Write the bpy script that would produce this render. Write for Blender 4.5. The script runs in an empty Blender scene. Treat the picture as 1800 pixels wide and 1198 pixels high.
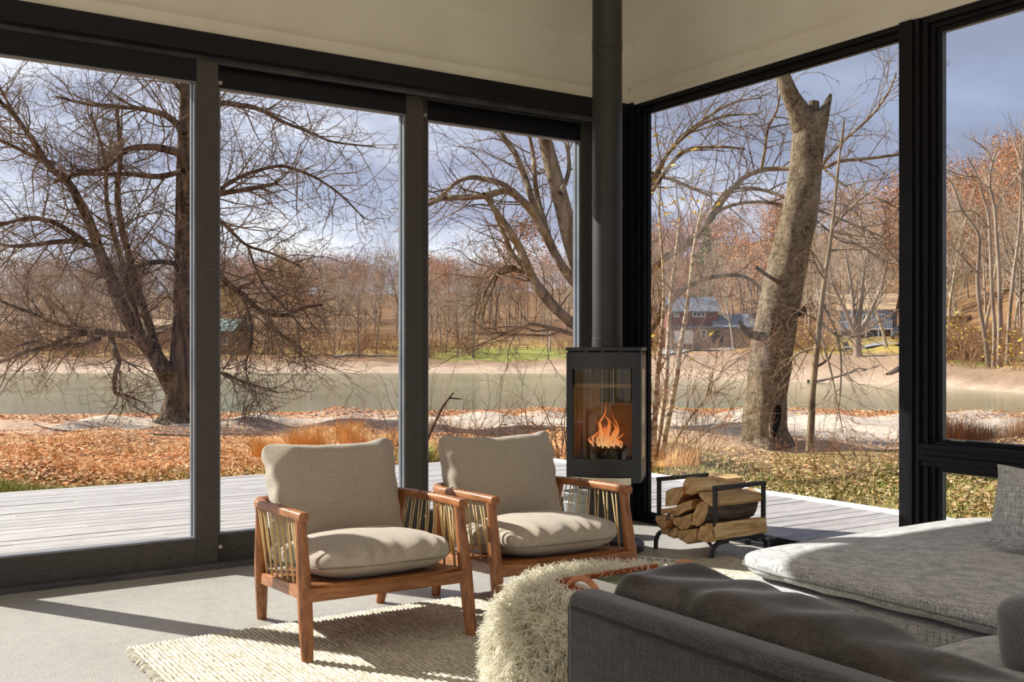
import bpy, bmesh, math, random
import numpy as np
from mathutils import Vector, Matrix, noise as mnoise

S = bpy.context.scene
COL = S.collection
PI = math.pi

# ------------------------------------------------------------------ camera, sky, sun, exposure
# metres; the camera stands over the origin, the lake-side glass wall is the plane Y = 5.57, the side glass wall X = 4.70
EYE = 1.2
FPX = 1813.0
ANG = math.radians(56.5)
FW = np.array([math.cos(ANG), math.sin(ANG)])
RT = np.array([math.sin(ANG), -math.cos(ANG)])
WL = 5.57
WR = 4.70
cam_d = bpy.data.cameras.new('camera')
cam = bpy.data.objects.new('camera', cam_d)
COL.objects.link(cam)
cam_d.sensor_width = 36.0
cam_d.lens = FPX / 1800 * 36
cam_d.shift_y = 14 / 1800
cam_d.clip_start = 0.05
cam_d.clip_end = 2000
cam.location = (0, 0, EYE)
cam.rotation_euler = (math.radians(90), 0, ANG - PI / 2)
S.camera = cam

S.view_settings.view_transform = 'Standard'
S.view_settings.look = 'None'
S.view_settings.gamma = 1
S.view_settings.use_curve_mapping = False
S.view_settings.exposure = 0.72
S.cycles.use_denoising = True
S.cycles.max_bounces = 10
S.cycles.diffuse_bounces = 6
S.cycles.glossy_bounces = 4
S.cycles.transmission_bounces = 6
S.cycles.transparent_max_bounces = 24
S.cycles.caustics_reflective = False
S.cycles.caustics_refractive = False
S.cycles.sample_clamp_indirect = 6

SUN_H = Vector((0.512, -0.859, 0)).normalized()     # the way the light travels over the ground
SUN_TAN = 0.62
sun_d = bpy.data.lights.new('sun', 'SUN')
sun_d.energy = 6.0
sun_d.angle = math.radians(0.6)
sun_d.color = (1.0, 0.945, 0.87)
sun = bpy.data.objects.new('sun', sun_d)
COL.objects.link(sun)
sun.rotation_euler = Vector((SUN_H.x, SUN_H.y, -SUN_TAN)).to_track_quat('-Z', 'Y').to_euler()
sun.location = (-20, 30, 40)

# added fill lamps out of view: two by the wall openings, one under the ceiling
for nm, loc_, rot_, sx, sy, w_ in (('back_fill', (1.0, -3.9, 1.55), (math.radians(90), 0, 0), 5.0, 2.2, 12),
                                   ('side_fill', (-2.9, 0.6, 1.6), (math.radians(90), 0, math.radians(-90)), 6.0, 2.3, 11),
                                   ('ceiling_fill', (1.8, 1.4, 2.85), (math.radians(180), 0, 0), 3.0, 0.4, 42)):  # unseen lamp added to brighten the ceiling, not a room fitting
    ld = bpy.data.lights.new(nm, 'AREA')
    ld.shape = 'RECTANGLE'
    ld.size, ld.size_y = sx, sy
    ld.energy = w_
    ld.color = (1.0, 0.96, 0.90)
    lob = bpy.data.objects.new(nm, ld)
    COL.objects.link(lob)
    lob.location = loc_
    lob.rotation_euler = rot_


def lin(r, g=None, b=None):
    if g is None:
        r, g, b = r
    f = lambda c: (c / 255 / 12.92) if c / 255 <= 0.04045 else ((c / 255 + 0.055) / 1.055) ** 2.4
    return (f(r), f(g), f(b), 1)


class NT:
    """small helper round a node tree"""
    def __init__(s, tree):
        s.t = tree
        s.n = tree.nodes
        s.l = tree.links

    def add(s, kind, **kw):
        n = s.n.new(kind)
        for k, v in kw.items():
            if k.startswith('_'):
                setattr(n, k[1:], v)
            else:
                key = int(k[1:]) if k[0] == 'i' and k[1:].isdigit() else k.replace('__', ' ')
                n.inputs[key].default_value = v
        return n

    def link(s, a, b):
        s.l.new(a, b)

    def ramp(s, fac, stops, interp='LINEAR'):
        r = s.n.new('ShaderNodeValToRGB')
        r.color_ramp.interpolation = interp
        e = r.color_ramp.elements
        while len(e) < len(stops):
            e.new(0.5)
        for el, (p, c) in zip(e, stops):
            el.position = p
            el.color = c if len(c) == 4 else (*c, 1)
        s.link(fac, r.inputs[0])
        return r.outputs[0]

    def mix(s, fac, a, b, blend='MIX'):
        m = s.n.new('ShaderNodeMix')
        m.data_type = 'RGBA'
        m.blend_type = blend
        for val, sock in ((fac, m.inputs[0]), (a, m.inputs[6]), (b, m.inputs[7])):
            if hasattr(val, 'is_linked'):
                s.link(val, sock)
            else:
                sock.default_value = val
        return m.outputs[2]

    def math(s, op, a, b=0.0, clamp=False):
        m = s.n.new('ShaderNodeMath')
        m.operation = op
        m.use_clamp = clamp
        for val, sock in ((a, m.inputs[0]), (b, m.inputs[1])):
            if hasattr(val, 'is_linked'):
                s.link(val, sock)
            else:
                sock.default_value = val
        return m.outputs[0]

    def noise(s, vec=None, scale=5.0, detail=4.0, rough=0.55, dist=0.0):
        n = s.n.new('ShaderNodeTexNoise')
        n.inputs['Scale'].default_value = scale
        n.inputs['Detail'].default_value = detail
        n.inputs['Roughness'].default_value = rough
        n.inputs['Distortion'].default_value = dist
        if vec is not None:
            s.link(vec, n.inputs['Vector'])
        return n.outputs['Fac']

    def mapping(s, vec, scale=(1, 1, 1), rot=(0, 0, 0), loc=(0, 0, 0)):
        m = s.n.new('ShaderNodeMapping')
        m.inputs['Scale'].default_value = scale
        m.inputs['Rotation'].default_value = rot
        m.inputs['Location'].default_value = loc
        s.link(vec, m.inputs['Vector'])
        return m.outputs[0]

    def coord(s, which='Object'):
        return s.n.new('ShaderNodeTexCoord').outputs[which]

    def bump(s, height, strength=0.3, dist=0.01, normal=None):
        b = s.n.new('ShaderNodeBump')
        b.inputs['Strength'].default_value = strength
        b.inputs['Distance'].default_value = dist
        s.link(height, b.inputs['Height'])
        if normal is not None:
            s.link(normal, b.inputs['Normal'])
        return b.outputs[0]


def build_world():
    w = bpy.data.worlds.new('sky')
    S.world = w
    w.use_nodes = True
    t = NT(w.node_tree)
    t.n.clear()
    d = t.coord('Generated')
    sep = t.add('ShaderNodeSeparateXYZ')
    t.link(d, sep.inputs[0])
    zc = t.math('MAXIMUM', sep.outputs[2], 0.0)
    zz = t.math('ADD', zc, 0.16)
    px = t.math('DIVIDE', sep.outputs[0], zz)
    py = t.math('DIVIDE', sep.outputs[1], zz)
    cmb = t.add('ShaderNodeCombineXYZ')
    t.link(px, cmb.inputs[0]); t.link(py, cmb.inputs[1])
    base = t.ramp(zc, [(0.0, (0.62, 0.74, 0.90)), (0.12, (0.42, 0.54, 0.76)), (0.4, (0.28, 0.38, 0.60)), (1.0, (0.17, 0.25, 0.45))])
    n1 = t.noise(t.mapping(cmb.outputs[0], loc=(3.1, 1.7, 0)), scale=0.55, detail=7, rough=0.58, dist=0.4)
    n2 = t.noise(t.mapping(cmb.outputs[0], loc=(7.3, 4.2, 2)), scale=1.1, detail=6, rough=0.6)
    cover = t.ramp(n1, [(0.22, (0, 0, 0)), (0.42, (1, 1, 1))])
    # cloud: bright white thin parts, slate violet bellies; heavier away from the sun
    az = t.math('ADD', t.math('MULTIPLY', sep.outputs[0], 0.55), t.math('MULTIPLY', sep.outputs[1], -0.35))
    dark = t.math('ADD', t.math('MULTIPLY', n2, 1.3), t.math('MULTIPLY', az, 0.55))
    dark = t.math('ADD', dark, t.math('MULTIPLY', zc, 0.5))
    cloud = t.ramp(dark, [(0.46, (1.0, 1.0, 1.02)), (0.60, (0.66, 0.69, 0.82)), (0.74, (0.42, 0.45, 0.60)), (0.95, (0.30, 0.33, 0.46))])
    sky = t.mix(cover, base, cloud)
    below = t.math('GREATER_THAN', sep.outputs[2], -0.02)
    sky = t.mix(below, (0.20, 0.17, 0.13, 1), sky)
    bg = t.add('ShaderNodeBackground')
    bg.inputs['Strength'].default_value = 0.72
    t.link(sky, bg.inputs[0])
    out = t.add('ShaderNodeOutputWorld')
    t.link(bg.outputs[0], out.inputs[0])


build_world()

# ------------------------------------------------------------------ materials
MATS = {}


def mat(name, col=None, rough=0.6, metal=0.0, spec=0.5, fn=None):
    m = bpy.data.materials.new(name)
    m.use_nodes = True
    t = NT(m.node_tree)
    b = t.n['Principled BSDF']
    if col is not None:
        b.inputs['Base Color'].default_value = col
    b.inputs['Roughness'].default_value = rough
    b.inputs['Metallic'].default_value = metal
    b.inputs['Specular IOR Level'].default_value = spec
    if fn:
        fn(t, b)
    MATS[name] = m
    return m


def noisy(c1, c2, scale=8, detail=5, stretch=(1, 1, 1), lo=0.35, hi=0.65, bump=0.0, bscale=None, bdist=0.01, rnd=0.0, coord='Object', island=False):
    def fn(t, b):
        v = t.mapping(t.coord(coord), scale=stretch)
        n = t.noise(v, scale=scale, detail=detail)
        c = t.ramp(n, [(lo, c1), (hi, c2)])
        if rnd or island:
            if island:
                r = t.add('ShaderNodeNewGeometry').outputs['Random Per Island']
            else:
                r = t.add('ShaderNodeObjectInfo').outputs['Random']
            k = t.math('ADD', t.math('MULTIPLY', r, 2 * rnd), 1 - rnd)
            c = t.mix(1.0, c, k, 'MULTIPLY')
        t.link(c, b.inputs['Base Color'])
        if bump:
            nb = n if bscale is None else t.noise(v, scale=bscale, detail=3)
            t.link(t.bump(nb, bump, bdist), b.inputs['Normal'])
    return fn


def concrete_fn(t, b):
    v = t.coord('Object')
    big = t.noise(v, scale=0.9, detail=6, rough=0.6)
    c = t.ramp(big, [(0.3, lin(166, 162, 156)), (0.7, lin(186, 182, 174))])
    fine = t.noise(v, scale=160, detail=2, rough=0.7)
    c = t.mix(0.6, c, t.ramp(fine, [(0.36, lin(84, 82, 80)), (0.5, lin(176, 173, 166)), (0.66, lin(212, 209, 202))]), 'MIX')
    agg = t.add('ShaderNodeTexVoronoi', Scale=190.0)
    t.link(v, agg.inputs['Vector'])
    c = t.mix(0.3, c, t.mix(1.0, c, t.ramp(agg.outputs['Distance'], [(0.15, (0.45, 0.44, 0.43)), (0.5, (1.15, 1.15, 1.14))]), 'MULTIPLY'))
    med = t.noise(v, scale=14, detail=5, rough=0.7)
    c = t.mix(0.6, c, t.mix(1.0, c, t.ramp(med, [(0.35, (0.80, 0.80, 0.81)), (0.65, (1.08, 1.08, 1.07))]), 'MULTIPLY'))
    vo = t.add('ShaderNodeTexVoronoi', Scale=70.0)
    t.link(v, vo.inputs['Vector'])
    pits = t.ramp(vo.outputs['Distance'], [(0.06, (0.35, 0.34, 0.33)), (0.13, (1, 1, 1))])
    gate = t.ramp(t.noise(v, scale=9, detail=2), [(0.55, (0, 0, 0)), (0.62, (1, 1, 1))])
    c = t.mix(t.math('MULTIPLY', gate, 0.8), c, t.mix(1.0, c, pits, 'MULTIPLY'))
    t.link(c, b.inputs['Base Color'])
    t.link(t.ramp(big, [(0.3, (0.34, 0.34, 0.34)), (0.7, (0.5, 0.5, 0.5))]), b.inputs['Roughness'])
    t.link(t.bump(fine, 0.12, 0.002), b.inputs['Normal'])


mat('concrete', rough=0.42, fn=concrete_fn)
mat('plaster', lin(222, 213, 192), 0.85, fn=noisy(lin(213, 208, 197), lin(219, 215, 205), scale=3, bump=0.05, bscale=240, bdist=0.001))
mat('ceiling_paint', lin(226, 218, 200), 0.9, fn=noisy(lin(218, 212, 198), lin(224, 218, 206), scale=2, bump=0.04, bscale=260, bdist=0.001))
mat('white_paint', lin(236, 233, 226), 0.8, fn=noisy(lin(232, 229, 222), lin(240, 237, 230), scale=2))
mat('frame_dark', rough=0.36, spec=0.22, fn=noisy(lin(15, 14, 19), lin(22, 20, 26), scale=5, stretch=(1, 1, 12), bump=0.05, bscale=60, bdist=0.001))
mat('frame_wood', rough=0.45, spec=0.25, fn=noisy(lin(64, 60, 58), lin(82, 77, 75), scale=9, stretch=(2, 2, 22), bump=0.10, bscale=30, bdist=0.001))
mat('frame_alu', rough=0.3, metal=0.0, fn=noisy(lin(100, 104, 112), lin(122, 126, 134), scale=4))
mat('track_alu', rough=0.35, metal=0.4, fn=noisy(lin(70, 70, 74), lin(92, 92, 96), scale=6))
mat('steel', lin(176, 172, 164), 0.3, 0.9, fn=noisy(lin(165, 160, 150), lin(190, 186, 178), scale=20))


def glass_fn(t, b):
    out = t.n['Material Output']
    tr = t.add('ShaderNodeBsdfTransparent')
    tr.inputs[0].default_value = (0.97, 0.985, 0.98, 1)
    gl = t.add('ShaderNodeBsdfGlossy')
    gl.inputs['Roughness'].default_value = 0.0
    lw = t.add('ShaderNodeFresnel')
    lw.inputs['IOR'].default_value = 1.22
    mx = t.add('ShaderNodeMixShader')
    t.link(lw.outputs[0], mx.inputs[0]); t.link(tr.outputs[0], mx.inputs[1]); t.link(gl.outputs[0], mx.inputs[2])
    t.link(mx.outputs[0], out.inputs[0])


mat('glass', fn=glass_fn)


def smoked_fn(t, b):
    out = t.n['Material Output']
    tr = t.add('ShaderNodeBsdfTransparent')
    tr.inputs[0].default_value = (0.86, 0.84, 0.80, 1)
    gl = t.add('ShaderNodeBsdfGlossy')
    gl.inputs['Roughness'].default_value = 0.03
    lw = t.add('ShaderNodeFresnel')
    lw.inputs['IOR'].default_value = 1.45
    mx = t.add('ShaderNodeMixShader')
    t.link(lw.outputs[0], mx.inputs[0]); t.link(tr.outputs[0], mx.inputs[1]); t.link(gl.outputs[0], mx.inputs[2])
    t.link(mx.outputs[0], out.inputs[0])


mat('stove_glass', fn=smoked_fn)


def deck_fn(t, b):
    v = t.mapping(t.coord('Object'), scale=(1.2, 14, 14))
    n = t.noise(v, scale=3.2, detail=6, rough=0.65)
    c = t.ramp(n, [(0.28, lin(116, 110, 108)), (0.46, lin(164, 158, 156)), (0.72, lin(192, 187, 184))])
    r = t.add('ShaderNodeObjectInfo').outputs['Random']
    k = t.math('ADD', t.math('MULTIPLY', r, 0.22), 0.86)
    c = t.mix(1.0, c, k, 'MULTIPLY')
    t.link(c, b.inputs['Base Color'])
    t.link(t.bump(n, 0.25, 0.004), b.inputs['Normal'])


mat('deck_wood', rough=0.75, fn=deck_fn)
mat('edge_board', rough=0.7, fn=noisy(lin(226, 223, 218), lin(240, 238, 233), scale=6, stretch=(1, 6, 6)))
mat('under_deck', lin(40, 36, 33), 0.9, fn=noisy(lin(36, 32, 30), lin(48, 44, 40), scale=4))


def wood_fn(c1, c2, c3, stretch, bs=0.06, bd=0.002, rnd=0.0):
    def fn(t, b):
        v = t.mapping(t.coord('Object'), scale=stretch)
        n = t.noise(v, scale=2.2, detail=7, rough=0.6, dist=0.6)
        c = t.ramp(n, [(0.3, c1), (0.5, c2), (0.72, c3)])
        if rnd:
            k = t.math('ADD', t.math('MULTIPLY', t.add('ShaderNodeObjectInfo').outputs['Random'], 2 * rnd), 1 - rnd)
            c = t.mix(1.0, c, k, 'MULTIPLY')
        t.link(c, b.inputs['Base Color'])
        t.link(t.bump(n, bs, bd), b.inputs['Normal'])
    return fn


WA, WB, WC = lin(106, 64, 38), lin(152, 97, 57), lin(182, 122, 76)
mat('walnut_x', rough=0.42, fn=wood_fn(WA, WB, WC, (3, 26, 26)))
mat('walnut_y', rough=0.42, fn=wood_fn(WA, WB, WC, (26, 3, 26)))
mat('walnut_z', rough=0.42, fn=wood_fn(WA, WB, WC, (26, 26, 3)))
mat('peg_dark', lin(50, 26, 16), 0.6, fn=noisy(lin(46, 24, 15), lin(58, 32, 20), scale=30))
mat('cord', rough=0.8, fn=noisy(lin(196, 166, 112), lin(226, 200, 150), scale=120, bump=0.4, bscale=300, bdist=0.002))


def fabric_fn(c1, c2, scale=420, slub=None, stretch=(1, 1, 1), sheen=0.25, bump=0.35):
    def fn(t, b):
        v = t.coord('Object')
        n = t.noise(t.mapping(v, scale=stretch), scale=scale, detail=2, rough=0.7)
        c = t.ramp(n, [(0.33, c1), (0.67, c2)])
        if slub:
            a = t.noise(t.mapping(v, scale=slub), scale=34, detail=3, rough=0.6)
            a2 = t.noise(t.mapping(v, scale=(slub[2], slub[2], slub[0])), scale=34, detail=3, rough=0.6)
            k = t.math('MULTIPLY', t.ramp(a, [(0.36, (0.55, 0.55, 0.55)), (0.62, (1.3, 1.3, 1.3))]), t.ramp(a2, [(0.36, (0.72, 0.72, 0.72)), (0.62, (1.2, 1.2, 1.2))]))
            c = t.mix(0.95, c, t.mix(1.0, c, k, 'MULTIPLY'))
        t.link(c, b.inputs['Base Color'])
        b.inputs['Sheen Weight'].default_value = sheen
        b.inputs['Sheen Roughness'].default_value = 0.5
        t.link(t.bump(n, bump, 0.002), b.inputs['Normal'])
    return fn


mat('taupe_linen', rough=0.9, spec=0.2, fn=fabric_fn(lin(140, 129, 116), lin(192, 180, 164), scale=330))
mat('grey_tweed', rough=0.92, spec=0.15, fn=fabric_fn(lin(146, 147, 149), lin(206, 206, 208), scale=330, slub=(7, 7, 0.5)))
mat('charcoal_tweed', rough=0.92, spec=0.15, fn=fabric_fn(lin(44, 42, 42), lin(78, 74, 73), scale=330, slub=(7, 7, 0.5), sheen=0.35))


def velvet_fn(t, b):
    v = t.coord('Object')
    big = t.noise(t.mapping(v, scale=(1, 1, 0.6)), scale=6.0, detail=4, rough=0.6, dist=0.8)
    c = t.ramp(big, [(0.36, lin(42, 36, 32)), (0.52, lin(62, 55, 51)), (0.66, lin(90, 84, 82))])
    n = t.noise(v, scale=260, detail=2)
    c = t.mix(0.35, c, t.ramp(n, [(0.3, lin(30, 26, 24)), (0.7, lin(112, 106, 103))]))
    t.link(c, b.inputs['Base Color'])
    b.inputs['Sheen Weight'].default_value = 0.5
    b.inputs['Sheen Roughness'].default_value = 0.35
    t.link(t.bump(n, 0.3, 0.002), b.inputs['Normal'])


mat('chenille', rough=0.9, spec=0.15, fn=velvet_fn)
mat('seam', lin(40, 38, 37), 0.9, fn=noisy(lin(30, 28, 28), lin(44, 42, 41), scale=90))
mat('seam_grey', rough=0.9, fn=noisy(lin(104, 104, 106), lin(128, 128, 130), scale=90))
mat('seam_taupe', lin(120, 110, 96), 0.9, fn=noisy(lin(112, 102, 88), lin(134, 124, 108), scale=90))


def rug_fn(t, b):
    v = t.coord('Object')
    w = t.add('ShaderNodeTexWave', Scale=20.5, Distortion=1.1, Detail=2.0)
    w.inputs['Detail Scale'].default_value = 6.0
    w.bands_direction = 'X'
    t.link(v, w.inputs['Vector'])
    k = t.add('ShaderNodeTexVoronoi', Scale=1.0)
    t.link(t.mapping(v, scale=(64, 38, 1)), k.inputs['Vector'])
    n = t.noise(v, scale=240, detail=2)
    h = t.math('ADD', t.math('MULTIPLY', w.outputs['Fac'], 0.6), t.math('MULTIPLY', t.math('SUBTRACT', 1.0, k.outputs['Distance']), 0.55))
    h = t.math('ADD', h, t.math('MULTIPLY', n, 0.25))
    c = t.ramp(h, [(0.45, lin(104, 96, 80)), (0.72, lin(190, 182, 162)), (1.0, lin(226, 220, 203))])
    big = t.noise(v, scale=12, detail=4)
    c = t.mix(0.5, c, t.mix(1.0, c, t.ramp(big, [(0.3, (0.8, 0.78, 0.74)), (0.7, (1.05, 1.05, 1.05))]), 'MULTIPLY'))
    t.link(c, b.inputs['Base Color'])
    t.link(t.bump(h, 0.9, 0.012), b.inputs['Normal'])


def yarn_fn(t, b):
    v = t.coord('Object')
    n = t.noise(t.mapping(v, scale=(1, .6, 1)), scale=70, detail=3, rough=.7)
    c = t.ramp(n, [(0.34, lin(164, 156, 140)), (0.5, lin(204, 198, 184)), (0.7, lin(226, 222, 210))])
    big = t.noise(v, scale=9, detail=4)
    c = t.mix(1.0, c, t.ramp(big, [(0.3, (0.86, 0.84, 0.8)), (0.7, (1.04, 1.04, 1.04))]), 'MULTIPLY')
    t.link(c, b.inputs['Base Color'])
    t.link(t.bump(n, 0.6, 0.004), b.inputs['Normal'])


mat('wool_yarn', rough=0.95, spec=0.1, fn=yarn_fn)
mat('woven_wool', rough=0.95, spec=0.1, fn=rug_fn)


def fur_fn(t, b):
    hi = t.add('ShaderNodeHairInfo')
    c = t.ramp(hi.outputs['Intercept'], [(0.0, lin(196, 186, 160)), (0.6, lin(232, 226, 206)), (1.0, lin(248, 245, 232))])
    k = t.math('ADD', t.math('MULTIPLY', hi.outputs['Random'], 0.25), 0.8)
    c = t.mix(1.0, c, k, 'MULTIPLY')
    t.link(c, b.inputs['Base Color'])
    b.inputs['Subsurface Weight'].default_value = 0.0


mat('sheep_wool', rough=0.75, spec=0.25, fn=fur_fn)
mat('sheep_hide', rough=0.9, fn=noisy(lin(200, 190, 165), lin(226, 218, 196), scale=30, bump=0.4, bscale=90, bdist=0.01))
mat('stove_black', rough=0.42, spec=0.45, fn=noisy(lin(39, 39, 42), lin(45, 45, 48), scale=3, bump=0.05, bscale=320, bdist=0.0005))
mat('stove_pipe', rough=0.45, spec=0.45, fn=noisy(lin(38, 35, 34), lin(45, 42, 41), scale=3, bump=0.04, bscale=320, bdist=0.0005))
mat('iron', rough=0.5, spec=0.4, fn=noisy(lin(44, 43, 44), lin(58, 57, 57), scale=9, bump=0.05, bscale=200, bdist=0.0005))
mat('champagne', rough=0.35, metal=0.5, fn=noisy(lin(206, 198, 176), lin(222, 214, 194), scale=6, stretch=(1, 1, 10)))
mat('vermiculite', rough=0.9, fn=noisy(lin(186, 150, 104), lin(214, 182, 136), scale=12, bump=0.2, bscale=120, bdist=0.002))
mat('soot', lin(40, 34, 30), 0.9, fn=noisy(lin(32, 28, 26), lin(66, 56, 48), scale=9))
mat('galvanised', rough=0.5, metal=0.2, fn=noisy(lin(150, 156, 158), lin(186, 190, 192), scale=9))
mat('brass', rough=0.25, metal=1.0, fn=noisy(lin(206, 160, 70), lin(228, 190, 106), scale=20))
mat('leather', rough=0.5, fn=noisy(lin(176, 104, 60), lin(204, 136, 86), scale=20, bump=0.1, bscale=160, bdist=0.001))
mat('tray_wood', rough=0.4, fn=wood_fn(lin(120, 58, 30), lin(160, 84, 44), lin(190, 110, 62), (3, 22, 22)))
mat('paper', rough=0.6, fn=noisy(lin(238, 236, 232), lin(246, 245, 242), scale=4))


def cover_fn(t, b):
    v = t.coord('Object')
    n = t.noise(v, scale=22, detail=5, dist=0.5)
    c = t.ramp(n, [(0.3, lin(34, 40, 26)), (0.5, lin(70, 82, 50)), (0.62, lin(120, 128, 84)), (0.75, lin(208, 206, 180))])
    t.link(c, b.inputs['Base Color'])


mat('book_photo', rough=0.3, fn=cover_fn)


def flame_fn(t, b):
    out = t.n['Material Output']
    g = t.coord('Generated')
    sep = t.add('ShaderNodeSeparateXYZ')
    t.link(g, sep.inputs[0])
    c = t.ramp(sep.outputs[2], [(0.0, (1.0, 0.60, 0.28)), (0.3, (1.0, 0.40, 0.13)), (0.7, (1.0, 0.25, 0.06)), (1.0, (0.9, 0.15, 0.03))])
    em = t.add('ShaderNodeEmission')
    t.link(c, em.inputs[0])
    em.inputs[1].default_value = 0.68
    tr = t.add('ShaderNodeBsdfTransparent')
    lw = t.add('ShaderNodeLayerWeight')
    lw.inputs[0].default_value = 0.35
    n = t.noise(t.coord('Object'), scale=34, detail=3, dist=1.0)
    f = t.math('ADD', t.math('MULTIPLY', lw.outputs['Facing'], 0.7), t.ramp(n, [(0.42, (0, 0, 0)), (0.62, (0.55, 0.55, 0.55))]), clamp=True)
    mx = t.add('ShaderNodeMixShader')
    t.link(f, mx.inputs[0]); t.link(em.outputs[0], mx.inputs[1]); t.link(tr.outputs[0], mx.inputs[2])
    t.link(mx.outputs[0], out.inputs[0])


mat('flame', fn=flame_fn)
mat('split_wood', rough=0.8, fn=lambda t, b: (wood_fn(lin(158, 112, 70), lin(220, 182, 130), lin(243, 216, 172), (2.2, 22, 22), .6, .008, .12)(t, b)))
mat('split_brown', rough=0.8, fn=lambda t, b: (wood_fn(lin(104, 62, 36), lin(172, 116, 70), lin(206, 152, 100), (2.2, 22, 22), .6, .008, .15)(t, b)))
mat('end_grain', rough=0.85, fn=noisy(lin(192, 152, 106), lin(230, 196, 150), scale=26, bump=0.3, bscale=70, bdist=0.004))
mat('log_bark', rough=0.95, fn=noisy(lin(70, 60, 54), lin(128, 114, 100), scale=16, stretch=(0.5, 3, 3), bump=0.6, bscale=22, bdist=0.008))

# outdoors
def bark_fn(c1, c2, scale=4, z=0.25, bump=0.8, bd=0.05):
    return noisy(c1, c2, scale=scale, detail=6, stretch=(1, 1, z), bump=bump, bdist=bd)


mat('bark_dark', rough=0.95, spec=0.1, fn=bark_fn(lin(54, 43, 36), lin(130, 109, 91), scale=9, z=0.12))
def plane_fn(t, b):
    v = t.coord('Object')
    n = t.noise(t.mapping(v, scale=(1, 1, .45)), scale=5, detail=8, rough=.68)
    m = t.noise(t.mapping(v, scale=(1, 1, .9)), scale=16, detail=5, rough=.7)
    c = t.ramp(n, [(0.36, lin(74, 62, 48)), (0.48, lin(126, 110, 88)), (0.64, lin(178, 160, 134))])
    c = t.mix(0.6, c, t.ramp(m, [(0.36, lin(64, 54, 42)), (0.5, lin(150, 132, 108)), (0.7, lin(190, 174, 148))]))
    t.link(c, b.inputs['Base Color'])
    t.link(t.bump(m, 1.0, 0.06, t.bump(n, 0.9, 0.12)), b.inputs['Normal'])


mat('bark_plane', rough=0.9, spec=0.1, fn=plane_fn)
mat('bark_grey', rough=0.9, spec=0.1, fn=bark_fn(lin(96, 80, 64), lin(164, 146, 120), scale=5, z=0.4, bump=0.5))
mat('bark_birch', rough=0.9, spec=0.1, fn=noisy(lin(138, 106, 78), lin(206, 184, 154), scale=7, stretch=(1, 1, 2.5), lo=0.38, hi=0.55))
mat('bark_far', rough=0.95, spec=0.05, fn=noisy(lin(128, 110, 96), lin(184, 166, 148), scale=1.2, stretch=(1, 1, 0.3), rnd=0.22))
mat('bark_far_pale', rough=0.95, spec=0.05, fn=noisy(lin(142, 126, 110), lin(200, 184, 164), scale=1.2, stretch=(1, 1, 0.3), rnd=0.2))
mat('twig_brown', rough=0.95, spec=0.05, fn=noisy(lin(92, 75, 62), lin(156, 134, 112), scale=3))
mat('twig_red', rough=0.95, spec=0.05, fn=noisy(lin(120, 88, 70), lin(172, 134, 106), scale=3))
mat('hollow_shade', lin(14, 11, 9), 1.0, fn=noisy(lin(10, 8, 7), lin(20, 16, 13), scale=5))  # near-black tone standing in for the shade inside openings
mat('leaf_rust', rough=0.8, spec=0.1, fn=noisy(lin(168, 110, 74), lin(208, 152, 106), scale=0.6, rnd=0.3, island=True))
mat('leaf_gold', rough=0.8, spec=0.1, fn=noisy(lin(176, 140, 60), lin(206, 180, 92), scale=0.6, rnd=0.25, island=True))
mat('leaf_green', rough=0.8, spec=0.1, fn=noisy(lin(66, 84, 40), lin(110, 124, 60), scale=0.6, rnd=0.3, island=True))
mat('leaf_yellow', rough=0.7, spec=0.2, fn=noisy(lin(226, 176, 30), lin(244, 206, 70), scale=6))


def litter_fn(t, b):
    r = t.add('ShaderNodeNewGeometry').outputs['Random Per Island']
    c = t.ramp(r, [(0.0, lin(140, 86, 50)), (0.2, lin(196, 118, 60)), (0.5, lin(214, 152, 96)), (0.75, lin(226, 190, 144)), (1.0, lin(180, 134, 100))])
    t.link(c, b.inputs['Base Color'])


mat('leaf_litter', rough=0.75, spec=0.2, fn=litter_fn)


def litter2_fn(t, b):
    r = t.add('ShaderNodeNewGeometry').outputs['Random Per Island']
    c = t.ramp(r, [(0.0, lin(126, 90, 58)), (0.25, lin(178, 132, 86)), (0.5, lin(208, 170, 120)), (0.8, lin(224, 196, 152)), (1.0, lin(160, 126, 92))])
    t.link(c, b.inputs['Base Color'])


mat('leaf_tan', rough=0.75, spec=0.2, fn=litter2_fn)
mat('chenille_grey', rough=0.9, spec=0.15, fn=fabric_fn(lin(84, 84, 88), lin(124, 124, 130), scale=300, sheen=0.6))


def grass_fn(c):
    def fn(t, b):
        r = t.add('ShaderNodeNewGeometry').outputs['Random Per Island']
        t.link(t.ramp(r, [(0.0, c[0]), (0.5, c[1]), (1.0, c[2])]), b.inputs['Base Color'])
    return fn


mat('grass_green', rough=0.8, spec=0.15, fn=grass_fn((lin(112, 116, 58), lin(150, 148, 78), lin(202, 184, 118))))
mat('grass_straw', rough=0.8, spec=0.15, fn=grass_fn((lin(186, 126, 68), lin(214, 162, 96), lin(232, 196, 136))))
mat('grass_brown', rough=0.8, spec=0.15, fn=grass_fn((lin(112, 74, 50), lin(146, 104, 72), lin(178, 138, 100))))


def ground_fn(t, b):
    a = t.add('ShaderNodeVertexColor')
    a.layer_name = 'zone'
    v = t.coord('Object')
    n = t.noise(v, scale=5.0, detail=8, rough=0.7)
    n2 = t.noise(v, scale=0.35, detail=6, rough=0.65)
    k = t.ramp(n, [(0.3, (0.62, 0.58, 0.55)), (0.5, (1, 1, 1)), (0.7, (1.3, 1.27, 1.22))])
    k2 = t.ramp(n2, [(0.3, (0.8, 0.77, 0.74)), (0.7, (1.15, 1.13, 1.1))])
    c = t.mix(1.0, t.mix(1.0, a.outputs[0], k, 'MULTIPLY'), k2, 'MULTIPLY')
    t.link(c, b.inputs['Base Color'])
    t.link(t.bump(n, 0.5, 0.08), b.inputs['Normal'])


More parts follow.
